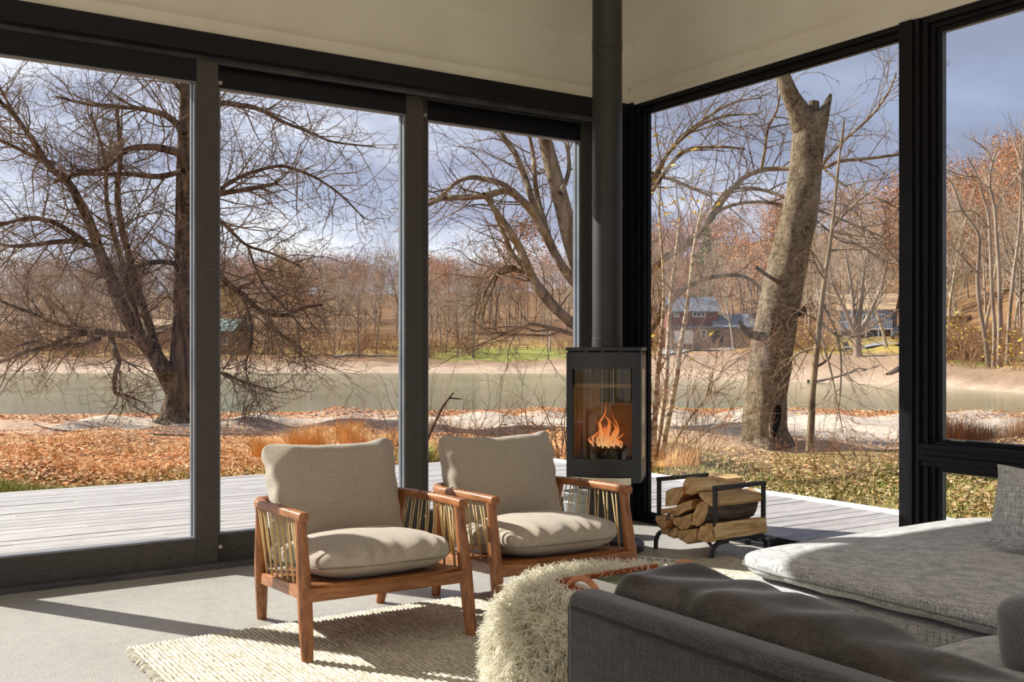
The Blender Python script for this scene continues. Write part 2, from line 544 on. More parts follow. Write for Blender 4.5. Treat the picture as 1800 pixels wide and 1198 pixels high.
mat('ground', rough=0.95, spec=0.1, fn=ground_fn)


def lake_fn(t, b):
    v = t.mapping(t.coord('Object'), rot=(0, 0, ANG - PI / 2), scale=(1.0, 1.0, 1))
    v2 = t.mapping(v, scale=(0.35, 1.6, 1))
    w = t.noise(v2, scale=2.4, detail=4, rough=0.6)
    big = t.noise(t.mapping(v, scale=(0.02, 0.11, 1)), scale=1.0, detail=3)
    c = t.ramp(big, [(0.35, lin(120, 122, 98)), (0.65, lin(158, 160, 132))])
    t.link(c, b.inputs['Base Color'])
    b.inputs['IOR'].default_value = 1.33
    t.link(t.bump(w, 0.16, 0.06), b.inputs['Normal'])


mat('lake', rough=0.12, spec=0.5, fn=lake_fn)
mat('siding_red', rough=0.8, fn=noisy(lin(112, 52, 46), lin(130, 66, 58), scale=3, stretch=(1, 1, 8)))
mat('siding_blue', rough=0.8, fn=noisy(lin(110, 124, 142), lin(136, 150, 166), scale=3, stretch=(1, 1, 8)))
mat('siding_brown', rough=0.8, fn=noisy(lin(126, 104, 88), lin(146, 122, 104), scale=3, stretch=(1, 1, 8)))
mat('roof_grey', rough=0.85, fn=noisy(lin(96, 100, 110), lin(122, 126, 136), scale=3))
mat('roof_tan', rough=0.85, fn=noisy(lin(176, 146, 112), lin(196, 166, 130), scale=3))
mat('roof_green', rough=0.7, fn=noisy(lin(92, 122, 116), lin(112, 140, 132), scale=3))
mat('house_trim', rough=0.6, fn=noisy(lin(226, 226, 224), lin(240, 240, 238), scale=3))
mat('house_pane', lin(52, 60, 70), 0.15, fn=noisy(lin(46, 54, 64), lin(66, 74, 84), scale=2))
mat('asphalt', rough=0.9, fn=noisy(lin(140, 138, 140), lin(164, 162, 164), scale=2))
mat('car_paint', rough=0.3, fn=noisy(lin(86, 94, 104), lin(98, 106, 116), scale=2))
mat('rubber', lin(30, 30, 31), 0.8, fn=noisy(lin(26, 26, 27), lin(36, 36, 37), scale=9))
mat('bench_dark', rough=0.7, fn=noisy(lin(52, 58, 56), lin(74, 80, 78), scale=6))
M = MATS

# ------------------------------------------------------------------ geometry helpers
def P(px, py, d):
    """point seen at pixel (px, py) at depth d metres in front of the camera"""
    a = (px - 900) / FPX
    xy = (FW + RT * a) * d
    return Vector((xy[0], xy[1], EYE - (py - 613) / FPX * d))


def UV(u, v):
    """ground position u metres ahead, v metres to the right"""
    xy = FW * u + RT * v
    return float(xy[0]), float(xy[1])


def onX(px, py, X):
    a = (px - 900) / FPX
    return P(px, py, X / (FW[0] + RT[0] * a))


def onY(px, py, Y):
    a = (px - 900) / FPX
    return P(px, py, Y / (FW[1] + RT[1] * a))


def onZ(px, py, Z):
    return P(px, py, (EYE - Z) * FPX / (py - 613))


def fast_mesh(name, V, Q=None, T=None):
    me = bpy.data.meshes.new(name)
    V = np.asarray(V, dtype=np.float32).reshape(-1, 3)
    nq = 0 if Q is None else len(Q)
    nt = 0 if T is None else len(T)
    me.vertices.add(len(V))
    me.vertices.foreach_set('co', V.ravel())
    idx = []
    if nq:
        idx.append(np.asarray(Q, dtype=np.int32).ravel())
    if nt:
        idx.append(np.asarray(T, dtype=np.int32).ravel())
    idx = np.concatenate(idx)
    me.loops.add(len(idx))
    me.loops.foreach_set('vertex_index', idx)
    me.polygons.add(nq + nt)
    st = np.concatenate([np.arange(nq) * 4, nq * 4 + np.arange(nt) * 3]).astype(np.int32)
    me.polygons.foreach_set('loop_start', st)
    me.update(calc_edges=True)
    me.validate()
    return me


def link(name, me, material=None, parent=None, smooth=False, kind=None):
    o = bpy.data.objects.new(name, me)
    COL.objects.link(o)
    if material is not None and me is not None and len(me.materials) == 0:
        for m in (material if isinstance(material, (list, tuple)) else [material]):
            me.materials.append(M[m] if isinstance(m, str) else m)
    if smooth and me is not None and hasattr(me, 'polygons'):
        me.polygons.foreach_set('use_smooth', np.ones(len(me.polygons), dtype=bool))
    if parent is not None:
        o.parent = parent
    if kind:
        o['kind'] = kind
    return o


def tag(o, label=None, cat=None, group=None, kind=None):
    if label:
        o['label'] = label
    if cat:
        o['category'] = cat
    if group:
        o['group'] = group
    if kind:
        o['kind'] = kind
    return o


def thing(name, label, cat, loc=(0, 0, 0), rotz=0.0, group=None, kind=None):
    o = bpy.data.objects.new(name, None)
    COL.objects.link(o)
    o.empty_display_size = 0.1
    o.location = loc
    o.rotation_euler = (0, 0, rotz)
    return tag(o, label, cat, group, kind)


def dup(root, loc=None, rotz=None, label=None, group=None, scale=None):
    r = root.copy()
    COL.objects.link(r)
    if loc is not None:
        r.location = loc
    if rotz is not None:
        r.rotation_euler = (0, 0, rotz)
    if scale is not None:
        r.scale = (scale, scale, scale)
    if label:
        r['label'] = label
    if group:
        r['group'] = group
    for ch in list(root.children):
        c = ch.copy(); COL.objects.link(c); c.parent = r
        for g in ch.children:
            e = g.copy(); COL.objects.link(e); e.parent = c
    return r


class MB:
    """collects simple solids into one mesh"""
    def __init__(s):
        s.v = []
        s.f = []
        s.m = []

    def add(s, verts, faces, mi=0):
        o = len(s.v)
        s.v += [tuple(p) for p in verts]
        s.f += [tuple(i + o for i in f) for f in faces]
        s.m += [mi] * len(faces)
        return s

    def box(s, x0, x1, y0, y1, z0, z1, mi=0, xf=None):
        v = [(x, y, z) for z in (z0, z1) for y in (y0, y1) for x in (x0, x1)]
        if xf is not None:
            v = [tuple(xf @ Vector(p)) for p in v]
        return s.add(v, [(0, 2, 3, 1), (4, 5, 7, 6), (0, 1, 5, 4), (2, 6, 7, 3), (0, 4, 6, 2), (1, 3, 7, 5)], mi)

    def bar(s, a, b, w, h, up=(0, 0, 1), mi=0):
        a = Vector(a); b = Vector(b)
        d = (b - a).normalized()
        side = d.cross(Vector(up))
        if side.length < 1e-4:
            side = d.cross(Vector((0, 1, 0)))
        side.normalize()
        u = side.cross(d)
        v = [p + side * sx * w / 2 + u * sz * h / 2 for p in (a, b) for sx, sz in ((-1, -1), (1, -1), (1, 1), (-1, 1))]
        return s.add(v, [(0, 1, 2, 3), (7, 6, 5, 4), (0, 4, 5, 1), (1, 5, 6, 2), (2, 6, 7, 3), (3, 7, 4, 0)], mi)

    def tube(s, pts, rad, sides=8, caps=True, mi=0, closed=False):
        V, Q = tube_one(pts, rad, sides, closed)
        o = len(s.v)
        s.v += [tuple(p) for p in V]
        s.f += [tuple(int(i) + o for i in q) for q in Q]
        s.m += [mi] * len(Q)
        if caps and not closed:
            n = len(V)
            s.f.append(tuple(o + i for i in range(sides - 1, -1, -1)))
            s.f.append(tuple(o + n - sides + i for i in range(sides)))
            s.m += [mi] * 2
        return s

    def prism(s, poly, z0, z1, mi=0):
        n = len(poly)
        v = [(x, y, z0) for x, y in poly] + [(x, y, z1) for x, y in poly]
        f = [tuple(range(n - 1, -1, -1)), tuple(range(n, 2 * n))] + [(i, (i + 1) % n, n + (i + 1) % n, n + i) for i in range(n)]
        return s.add(v, f, mi)

    def lathe(s, prof, sides=24, c=(0, 0, 0), mi=0, cap=True):
        v = []
        for r, z in prof:
            for k in range(sides):
                a = 2 * PI * k / sides
                v.append((c[0] + r * math.cos(a), c[1] + r * math.sin(a), c[2] + z))
        f = []
        for i in range(len(prof) - 1):
            for k in range(sides):
                k2 = (k + 1) % sides
                f.append((i * sides + k, i * sides + k2, (i + 1) * sides + k2, (i + 1) * sides + k))
        if cap:
            f.append(tuple(range(sides - 1, -1, -1)))
            f.append(tuple((len(prof) - 1) * sides + k for k in range(sides)))
        return s.add(v, f, mi)

    def build(s, name, material, parent=None, smooth=False, bevel=0.0, seg=2, kind=None, auto=None):
        me = bpy.data.meshes.new(name)
        me.from_pydata(s.v, [], s.f)
        ms = material if isinstance(material, (list, tuple)) else [material]
        for m in ms:
            me.materials.append(M[m])
        if len(ms) > 1:
            me.polygons.foreach_set('material_index', s.m)
        me.update()
        o = link(name, me, None, parent, smooth, kind)
        if auto is not None:
            me.polygons.foreach_set('use_smooth', np.ones(len(me.polygons), dtype=bool))
            me.set_sharp_from_angle(angle=math.radians(auto))
        if bevel:
            b = o.modifiers.new('bevel', 'BEVEL')
            b.width = bevel
            b.segments = seg
            b.limit_method = 'ANGLE'
            b.angle_limit = math.radians(40)
        return o


def tube_one(pts, rad, sides, closed=False):
    p = np.array([tuple(q) for q in pts], dtype=float)
    r = np.broadcast_to(np.asarray(rad, dtype=float), (len(p),))
    V = tube_rings(p[None], r[None], sides, closed)[0]
    n = len(p)
    q = []
    for i in range(n - 1 + (1 if closed else 0)):
        for k in range(sides):
            k2 = (k + 1) % sides
            j = (i + 1) % n
            q.append((i * sides + k, i * sides + k2, j * sides + k2, j * sides + k))
    return V.reshape(-1, 3), np.array(q)


def tube_rings(p, r, sides, closed=False):
    """p (k,n,3), r (k,n) -> (k,n,sides,3)"""
    t = np.empty_like(p)
    t[:, 1:-1] = p[:, 2:] - p[:, :-2]
    if closed:
        t[:, 0] = p[:, 1] - p[:, -1]
        t[:, -1] = p[:, 0] - p[:, -2]
    else:
        t[:, 0] = p[:, 1] - p[:, 0]
        t[:, -1] = p[:, -1] - p[:, -2]
    t /= np.linalg.norm(t, axis=2, keepdims=True) + 1e-9
    mean = np.abs(t).max(axis=1)
    ax = mean.argmin(axis=1)
    ref = np.eye(3)[ax][:, None, :]
    N = np.cross(t, np.broadcast_to(ref, t.shape))
    N /= np.linalg.norm(N, axis=2, keepdims=True) + 1e-9
    B = np.cross(t, N)
    a = np.arange(sides) * 2 * PI / sides
    ring = (N[:, :, None, :] * np.cos(a)[None, None, :, None] + B[:, :, None, :] * np.sin(a)[None, None, :, None])
    return p[:, :, None, :] + ring * r[:, :, None, None]


def tubes(polys, sides):
    """many polylines [(pts, rad)] -> V, Q arrays"""
    by = {}
    for p, r in polys:
        by.setdefault(len(p), []).append((p, r))
    Vs, Qs, off = [], [], 0
    for n, lst in by.items():
        p = np.array([np.asarray(a, dtype=float) for a, _ in lst])
        r = np.array([np.asarray(b, dtype=float) for _, b in lst])
        V = tube_rings(p, r, sides).reshape(-1, 3)
        k = len(lst)
        i, s_ = np.meshgrid(np.arange(n - 1), np.arange(sides), indexing='ij')
        s2 = (s_ + 1) % sides
        q = np.stack([i * sides + s_, i * sides + s2, (i + 1) * sides + s2, (i + 1) * sides + s_], -1).reshape(-1, 4)
        Q = (q[None] + (np.arange(k) * n * sides)[:, None, None]).reshape(-1, 4) + off
        Vs.append(V); Qs.append(Q); off += len(V)
    return np.concatenate(Vs), np.concatenate(Qs)


def join_arrays(parts):
    Vs, Qs, off = [], [], 0
    for V, Q in parts:
        Vs.append(V); Qs.append(Q + off); off += len(V)
    return np.concatenate(Vs), np.concatenate(Qs)


def smooth_path(pts, k=6, closed=False):
    """Catmull-Rom through the points (any dimension)"""
    p = np.array([tuple(q) for q in pts], dtype=float)
    n = len(p)
    out = []
    for i in range(n if closed else n - 1):
        if closed:
            a, b, c, d = p[(i - 1) % n], p[i], p[(i + 1) % n], p[(i + 2) % n]
        else:
            a, b, c, d = p[max(i - 1, 0)], p[i], p[i + 1], p[min(i + 2, n - 1)]
        for j in range(k):
            t = j / k
            out.append(0.5 * ((2 * b) + (c - a) * t + (2 * a - 5 * b + 4 * c - d) * t * t + (3 * b - a - 3 * c + d) * t ** 3))
    if not closed:
        out.append(p[-1])
    return np.array(out)


def cube_sphere(n):
    """unit-cube surface grid, shared vertices -> V, Q"""
    ids, V, Q = {}, [], []
    def vid(p):
        key = tuple(int(round(c * n)) for c in p)
        if key not in ids:
            ids[key] = len(V)
            V.append([c for c in p])
        return ids[key]
    rng_ = np.linspace(-1, 1, n + 1)
    for ax in range(3):
        for sg in (-1, 1):
            for i in range(n):
                for j in range(n):
                    c = []
                    for (a, b) in ((i, j), (i + 1, j), (i + 1, j + 1), (i, j + 1)):
                        p = [0, 0, 0]
                        p[ax] = sg
                        p[(ax + 1) % 3] = rng_[a]
                        p[(ax + 2) % 3] = rng_[b]
                        c.append(vid(p))
                    Q.append(c if sg > 0 else c[::-1])
    return np.array(V), np.array(Q)


def soft_box(w, d, h, n=24, a=7.0, b=3.0, crown=0.0):
    """a stuffed box: plan exponent a, edge exponent b, centred on the origin"""
    V, Q = cube_sphere(n)
    # even spread of the grid over the rounded shape
    V = np.sign(V) * np.abs(V) ** 0.8
    x, y, z = np.abs(V[:, 0]), np.abs(V[:, 1]), np.abs(V[:, 2])
    nn = ((x ** a + y ** a) ** (b / a) + z ** b) ** (1 / b)
    V = V / nn[:, None]
    V = V * np.array([w / 2, d / 2, h / 2])
    if crown:
        k = np.clip(1 - (V[:, 0] / (w / 2)) ** 2, 0, 1) * np.clip(1 - (V[:, 1] / (d / 2)) ** 2, 0, 1)
        V[:, 2] += np.sign(V[:, 2]) * k * crown
    return V, Q


def knife_pillow(w, h, t, n=30, pinch=0.07, power=0.42, ear=0.0):
    """pillow in the x-z plane, thickness along y"""
    g = np.sin(np.linspace(-1, 1, n + 1) * PI / 2)
    U, W = np.meshgrid(g, g, indexing='ij')
    prof = ((1 - U ** 2).clip(0) ** power) * ((1 - W ** 2).clip(0) ** power)
    X = U * w / 2 * (1 - pinch * np.cos(W * PI / 2) * np.abs(U) ** 3)
    Z = W * h / 2 * (1 - pinch * np.cos(U * PI / 2) * np.abs(W) ** 3)
    if ear:
        cr = (np.abs(U) ** 10) * (np.abs(W) ** 10)
        X = X * (1 + ear * cr); Z = Z * (1 + ear * cr)
    A = np.stack([X, -prof * t / 2, Z], -1).reshape(-1, 3)
    B = np.stack([X, prof * t / 2, Z], -1).reshape(-1, 3)
    m = n + 1
    i, j = np.meshgrid(np.arange(n), np.arange(n), indexing='ij')
    q = np.stack([i * m + j, (i + 1) * m + j, (i + 1) * m + j + 1, i * m + j + 1], -1).reshape(-1, 4)
    # weld the border
    V = np.concatenate([A, B])
    mp = np.arange(2 * m * m)
    I, J = np.meshgrid(np.arange(m), np.arange(m), indexing='ij')
    brd = ((I == 0) | (I == n) | (J == 0) | (J == n)).ravel()
    mp[m * m:][brd] = np.arange(m * m)[brd]
    Q = np.concatenate([q, q[:, ::-1] + m * m])
    Q = mp[Q]
    return V, Q


def wrinkle(V, amp=0.006, scale=7.0, stretch=(1, 1, 1), seed=0.0):
    """push vertices by smooth noise along the outward direction"""
    c = V.mean(axis=0)
    out = V.copy()
    for i, p in enumerate(V):
        q = Vector((p[0] * stretch[0] * scale + seed, p[1] * stretch[1] * scale + seed * 1.7, p[2] * stretch[2] * scale))
        nz = mnoise.noise(q) + 0.5 * mnoise.noise(q * 2.3)
        d = p - c
        l = np.linalg.norm(d)
        if l > 1e-6:
            out[i] = p + d / l * nz * amp
    return out


def sweep(path, prof, closed=False, up=(0, 0, 1)):
    """profile (list of (side, up)) along a path -> V, Q (with end caps as quads skipped)"""
    p = np.array([tuple(q) for q in path], dtype=float)
    n, k = len(p), len(prof)
    V = []
    for i in range(n):
        a = p[max(i - 1, 0)] if not closed else p[(i - 1) % n]
        b = p[min(i + 1, n - 1)] if not closed else p[(i + 1) % n]
        t = Vector(b - a).normalized()
        side = t.cross(Vector(up)).normalized()
        u = side.cross(t)
        for s_, h in prof:
            V.append(Vector(p[i]) + side * s_ + u * h)
    Q = []
    for i in range(n - 1 + (1 if closed else 0)):
        j = (i + 1) % n
        for c in range(k):
            c2 = (c + 1) % k
            Q.append((i * k + c, i * k + c2, j * k + c2, j * k + c))
    return V, Q


def sweep_obj(name, path, prof, material, parent=None, up=(0, 0, 1), closed=False, bevel=0.0):
    V, Q = sweep(path, prof, closed, up)
    mb = MB()
    mb.add(V, Q)
    k = len(prof)
    if not closed:
        mb.f.append(tuple(range(k - 1, -1, -1)))
        mb.f.append(tuple(range(len(V) - k, len(V))))
        mb.m += [0, 0]
    return mb.build(name, material, parent, bevel=bevel, auto=50)


def rrect(w, h, r=0.008, k=3):
    """rounded rectangle outline, counter-clockwise"""
    out = []
    for cx, cy, a0 in ((w / 2 - r, h / 2 - r, 0), (-w / 2 + r, h / 2 - r, 90), (-w / 2 + r, -h / 2 + r, 180), (w / 2 - r, -h / 2 + r, 270)):
        for i in range(k + 1):
            a = math.radians(a0 + 90 * i / k)
            out.append((cx + r * math.cos(a), cy + r * math.sin(a)))
    return out
# ------------------------------------------------------------------ the room shell
rng = np.random.default_rng(7)
R = random.Random(11)

fl = MB().box(-3.0, 4.78, -4.0, 5.60, -0.22, 0.0).build('floor', 'concrete')
tag(fl, 'polished grey concrete floor under the rug and chairs', 'floor', kind='structure')


ZE, PITCH, YRD = 3.365, 0.52, 1.0       # ceiling height at the lake wall, its slope, the ridge line
ZR = ZE + PITCH * (WL - YRD)
ZK = ZR - PITCH * (YRD + 4.0)


def slab(mb, x0, x1, ya, za, yb, zb_, th):
    v = [(x, y, z + dz) for dz in (0, th) for (y, z) in ((ya, za), (yb, zb_)) for x in (x0, x1)]
    return mb.add(v, [(0, 2, 3, 1), (4, 5, 7, 6), (0, 1, 5, 4), (2, 6, 7, 3), (0, 4, 6, 2), (1, 3, 7, 5)])


cm = MB()
slab(cm, -3.25, 5.05, WL + .38, ZE - PITCH * .38, YRD, ZR, .25)
slab(cm, -3.25, 5.05, YRD, ZR, -4.4, ZR - PITCH * (YRD + 4.4), .25)
ce = cm.build('ceiling', 'ceiling_paint')
tag(ce, 'warm white sloping ceiling rising from the lake wall', 'ceiling', kind='structure')

h = MB().box(-3.0, WR + .28, WL + .035, WL + 0.30, 2.91, ZE).box(-3.0, WR, WL, WL + .04, 2.91, 2.985).box(-3.0, -2.1, WL, WL + 0.2, 0, 2.91).build('wall_left', 'plaster')
tag(h, 'warm white wall strip above the sliding glass doors', 'wall', kind='structure')


def gable_prism(mb, x0, x1, z0):
    pr = [(-4.0, z0), (WL + .28, z0), (WL + .28, ZE - .1), (WL, ZE), (YRD, ZR), (-4.0, ZK)]
    n = len(pr)
    v = [(x, y, z) for x in (x0, x1) for y, z in pr]
    return mb.add(v, [tuple(range(n)), tuple(range(2 * n - 1, n - 1, -1))] + [(i, n + i, n + (i + 1) % n, (i + 1) % n) for i in range(n)])


mb = gable_prism(MB(), WR + .035, WR + .30, 2.925)
mb.box(WR, WR + .04, -4.0, WL + .03, 2.925, 3.026).box(WR, WR + .2, -4.0, -0.3, 0, 2.925)
h = mb.build('wall_right', 'plaster')
tag(h, 'warm white gable wall above the tall fixed windows', 'wall', kind='structure')
b = MB().box(WR - 0.012, WR, -4.0, WL, 2.905, 2.935).build('trim_4', 'plaster', bevel=0.003)
tag(b, 'thin warm white bead under the right wall strip', 'trim', kind='structure')
mb = MB()
for x0, x1 in ((-3.2, -2.4), (-0.4, 0.4), (2.4, 3.0), (4.6, 4.9)):
    mb.box(x0, x1, -4.2, -4.0, 0, ZK)
mb.box(-3.2, 4.9, -4.2, -4.0, 2.55, ZK + .02).box(-3.2, 4.9, -4.2, -4.0, 0, 0.3)
tag(mb.build('wall_back', 'white_paint'), 'white wall with tall openings behind the viewpoint', 'wall', kind='structure')
mb = MB()
for y0, y1 in ((-4.2, -3.6), (-1.2, -0.6), (1.6, 2.2), (4.9, 5.87)):
    mb.box(-3.2, -3.0, y0, y1, 0, 2.7)
gable_prism(mb, -3.2, -3.0, 2.65)
mb.box(-3.2, -3.0, -4.2, 5.87, 0, 0.3)
tag(mb.build('wall_side', 'white_paint'), 'white wall with tall openings on the far left side of the room', 'wall', kind='structure')

# ------------------------------------------------------------------ sliding doors in the lake wall
casing = MB().box(-2.2, WR, WL - 0.012, WL + 0.055, 2.80, 2.912).build('trim_1', 'frame_dark', bevel=0.004)
tag(casing, 'dark casing board running above the sliding glass doors', 'trim', kind='structure')
mb = MB()
for y0, y1, z0 in ((WL + .055, WL + .062, 2.765), (WL + .118, WL + .124, 2.762), (WL + .182, WL + .188, 2.762), (WL + .245, WL + .29, 2.70)):
    mb.box(-2.2, WR, y0, y1, z0, 2.80)
mb.box(-2.2, WR, WL + 0.05, WL + 0.29, 2.80, 2.92)
tag(mb.build('trim_2', 'track_alu', bevel=0.001), 'grooved dark metal head track of the sliding doors', 'trim', kind='structure')
mb = MB()
mb.box(-2.2, WR, WL - 0.0, WL + 0.30, -0.02, 0.012)
for y0, y1 in ((WL, WL + .03), (WL + .045, WL + .055), (WL + .112, WL + .12), (WL + .178, WL + .186), (WL + .25, WL + .30)):
    mb.box(-2.2, WR, y0, y1, 0.012, 0.03)
tag(mb.build('trim_3', 'track_alu', bevel=0.002), 'dark metal floor track under the sliding doors', 'trim', kind='structure')


def panel(name, label, x0, x1, yf, stile=0.12, zt=2.775, zg1=2.655, zg0=0.185, zb=0.03, th=0.055):
    t = thing(name, label, 'door', (x0, yf, 0), kind='structure')
    w = x1 - x0
    for xa in (0, w - stile):
        MB().box(xa, xa + stile, 0, th, zb, zt).build('stile', 'frame_wood', t, bevel=0.003)
    MB().box(stile, w - stile, 0.001, th, zg1, zt).build('top_rail', 'frame_dark', t, bevel=0.002)
    MB().box(stile, w - stile, 0.001, th, zb, zg0 - 0.018).build('bottom_rail', 'frame_wood', t, bevel=0.002)
    b = MB()
    for xa, xb, za, zb_ in ((stile - .002, stile + .011, zg0 - .018, zg1), (w - stile - .011, w - stile + .002, zg0 - .018, zg1)):
        b.box(xa, xb, 0.008, th - 0.004, za, zb_)
    b.box(stile, w - stile, 0.006, th - .004, zg0 - 0.02, zg0 - .008).box(stile, w - stile, 0.006, th - .004, zg1 - .009, zg1 + 0.003)
    b.build('glazing_bead', 'frame_alu', t, bevel=0.001)
    # outer face of the sash, metal clad
    b = MB()
    b.box(stile - .02, stile + 0.004, th - .012, th + .014, zg0 - .03, zg1 + .02).box(w - stile - .016, w - stile + 0.02, th - .012, th + .016, zg0 - .03, zg1 + .02)
    b.build('outer_cladding', 'frame_alu', t)
    MB().box(stile + 0.004, w - stile - 0.004, 0.026, 0.033, zg0 - .01, zg1).build('pane', 'glass', t)
    return t


xs = [onY(384, 900, WL + .05).x, onY(744, 900, WL + .115).x, onY(1045, 900, WL + .18).x]
d1 = panel('door_1', 'leftmost glass sliding door in a dark frame, nearest the viewer', xs[0] - 1.293, xs[0], WL + .05)
d2 = panel('door_2', 'middle glass sliding door behind the front armchair', xs[1] - 1.41, xs[1], WL + .115)
d3 = panel('door_3', 'glass sliding door nearest the wood stove', xs[2] - 1.46, xs[2], WL + .18)
d4 = panel('door_4', 'glass sliding door beyond the left edge of the view', xs[0] - 2.58, xs[0] - 1.17, WL + .115)
d5 = panel('door_5', 'last glass sliding door at the left end of the lake wall', xs[0] - 3.87, xs[0] - 2.46, WL + .18)


def round_latch(parent, x, y, z):
    mb = MB()
    mb.tube([(x, y, z), (x, y - 0.012, z)], [0.011, 0.011], 12)
    mb.tube([(x, y - 0.012, z), (x, y - 0.026, z)], [0.007, 0.008], 10)
    mb.build('latch', 'steel', parent, auto=40)


w1 = 1.293
round_latch(d1, w1 + .006, 0.0, onY(384, 960, WL + .05).z)
round_latch(d1, w1 + .006, 0.0, 2.66)
round_latch(d2, 1.41 + .006, 0.0, 2.66)
round_latch(d2, 1.41 + .006, 0.0, 0.16)
for dd, px, py, yy in ((d1, 297, 980, WL + .05), (d2, 423, 960, WL + .115)):
    p = onY(px, py, yy)
    MB().tube([(p.x - dd.location.x, 0.001, p.z), (p.x - dd.location.x, -0.003, p.z)], [0.006, 0.005], 10).build('screw_cap', 'peg_dark', dd)

# corner post between the two glass walls
mb = MB().box(xs[2] + 0.005, WR + 0.10, WL + 0.02, WL + 0.30, 0.0, 2.92)
mb.box(WR - 0.03, WR + 0.12, WL - 0.03, WL + 0.03, 0.0, 2.92)
tag(mb.build('trim_5', 'frame_dark', bevel=0.004), 'dark corner post behind the stove pipe', 'trim', kind='structure')

# ------------------------------------------------------------------ fixed windows in the side wall
YC = WL - 0.03
Y1a = onX(1588, 600, WR).y
Y1b = onX(1604, 600, WR - .03).y
Y2 = onX(1648, 600, WR + .04).y


def ring(parent, name, x0, x1, y0, y1, z0, z1, wl, wr, wt, wb, material, bevel=0.003, pieces=('stile', 'stile', 'head', 'sill')):
    MB().box(x0, x1, y1 - wl, y1, z0, z1).build(name + 'stile', material, parent, bevel=bevel)
    MB().box(x0, x1, y0, y0 + wr, z0, z1).build(name + 'stile', material, parent, bevel=bevel)
    MB().box(x0, x1, y0 + wr, y1 - wl, z1 - wt, z1).build(name + 'head_rail', material, parent, bevel=bevel)
    MB().box(x0, x1, y0 + wr, y1 - wl, z0, z0 + wb).build(name + 'sill_rail', material, parent, bevel=bevel)


w = thing('window_1', 'tall fixed window behind the firewood rack, with the broken tree outside', 'window', kind='structure')
ring(w, 'outer_', WR - .002, WR + .10, Y1a, YC, 0.0, 2.908, 0.045, 0.02, 0.03, 0.03, 'frame_dark')
ring(w, 'inner_', WR + .022, WR + .085, Y1a + .015, YC - .04, 0.028, 2.88, 0.035, 0.012, 0.035, 0.03, 'frame_dark')
ring(w, 'bead_', WR + .045, WR + .075, Y1a + .025, YC - .072, 0.055, 2.848, 0.012, 0.006, 0.012, 0.012, 'frame_dark', 0.001)
MB().box(WR + .058, WR + .066, Y1a + .02, YC - .075, 0.05, 2.845).build('pane', 'glass', w)

# the mullion fin between the windows
mb = MB().box(WR - 0.035, WR + 0.11, Y1b, Y1a + 0.004, 0.0, 2.905)
mb.box(WR - 0.02, WR + .11, Y1b - .03, Y1b, 0, 2.905)
tag(mb.build('trim_6', 'frame_dark', bevel=0.004), 'dark upright post between the two windows, right of the broken tree', 'trim', kind='structure')


def small_window(n, label, y0, y1, z0, z1, fine=True):
    w = thing('window_%d' % n, label, 'window', kind='structure')
    ring(w, 'outer_', WR + .0, WR + .11, y0, y1, z0, z1, 0.036, 0.05, 0.034, 0.034, 'frame_dark')
    ring(w, 'inner_', WR + .022, WR + .10, y0 + .045, y1 - .034, z0 + .03, z1 - .03, 0.03, 0.03, 0.03, 0.034, 'frame_dark')
    ring(w, 'sash_', WR + .038, WR + .085, y0 + .07, y1 - .062, z0 + .058, z1 - .056, 0.026, 0.026, 0.026, 0.026, 'frame_dark', 0.002)
    ring(w, 'bead_', WR + .05, WR + .075, y0 + .094, y1 - .086, z0 + .08, z1 - .078, 0.008, 0.008, 0.008, 0.008, 'frame_alu', 0.001)
    MB().box(WR + .058, WR + .066, y0 + .09, y1 - .085, z0 + .08, z1 - .078).build('pane', 'glass', w)
    return w


YR = 1.62
w2 = small_window(2, 'tall dark framed opening window at the right end of the view', YR, Y1b - .03, 0.655, 2.905)
w3 = small_window(3, 'low dark framed window under the opening window, beside the chaise', YR, Y1b - .03, 0.0, 0.655)
w4 = thing('window_4', 'large window beyond the right edge of the view', 'window', kind='structure')
ring(w4, 'outer_', WR, WR + .10, -0.3, YR - .04, 0.0, 2.905, 0.06, 0.06, 0.06, 0.06, 'frame_dark')
MB().box(WR + .058, WR + .066, -0.24, YR - .1, 0.06, 2.845).build('pane', 'glass', w4)
mb = MB()
for x0, z0, z1 in ((-.03, 0.69, 0.715), (-.018, 0.655, 0.69), (-.026, 0.628, 0.655), (-.01, 0.60, 0.628)):
    mb.box(WR + x0, WR + .02, YR, Y1b - .03, z0, z1)
tag(mb.build('trim_7', 'frame_dark', bevel=0.003), 'stepped dark rail between the upper and lower right windows', 'trim', kind='structure')
# sash label tape on the lower edge of the opening window
a, b = onX(1672, 780, WR + .035), onX(1698, 782, WR + .035)
MB().box(WR + .03, WR + .037, b.y, a.y, 0.735, 0.747).build('sash_lock', 'steel', w2, bevel=0.002)

# ------------------------------------------------------------------ deck
deck = thing('deck', 'weathered grey timber deck outside the glass walls', 'deck', (0, 0, 0), kind='structure')
XD, YD = 6.62, 9.74
pitch, pw = 0.146, 0.139
plank_cache = {}


def plank(x0, x1, y):
    L = round(x1 - x0, 2)
    if L not in plank_cache:
        mb = MB().box(-L / 2, L / 2, -pw / 2, pw / 2, -0.03, 0.0)
        o = mb.build('plank', 'deck_wood', deck, bevel=0.003, seg=1)
        plank_cache[L] = o
    else:
        o = plank_cache[L].copy(); COL.objects.link(o)
    o.location = ((x0 + x1) / 2, y, -0.012 + R.uniform(-.002, .002))
    o.rotation_euler = (R.uniform(-.008, .008), 0, 0)


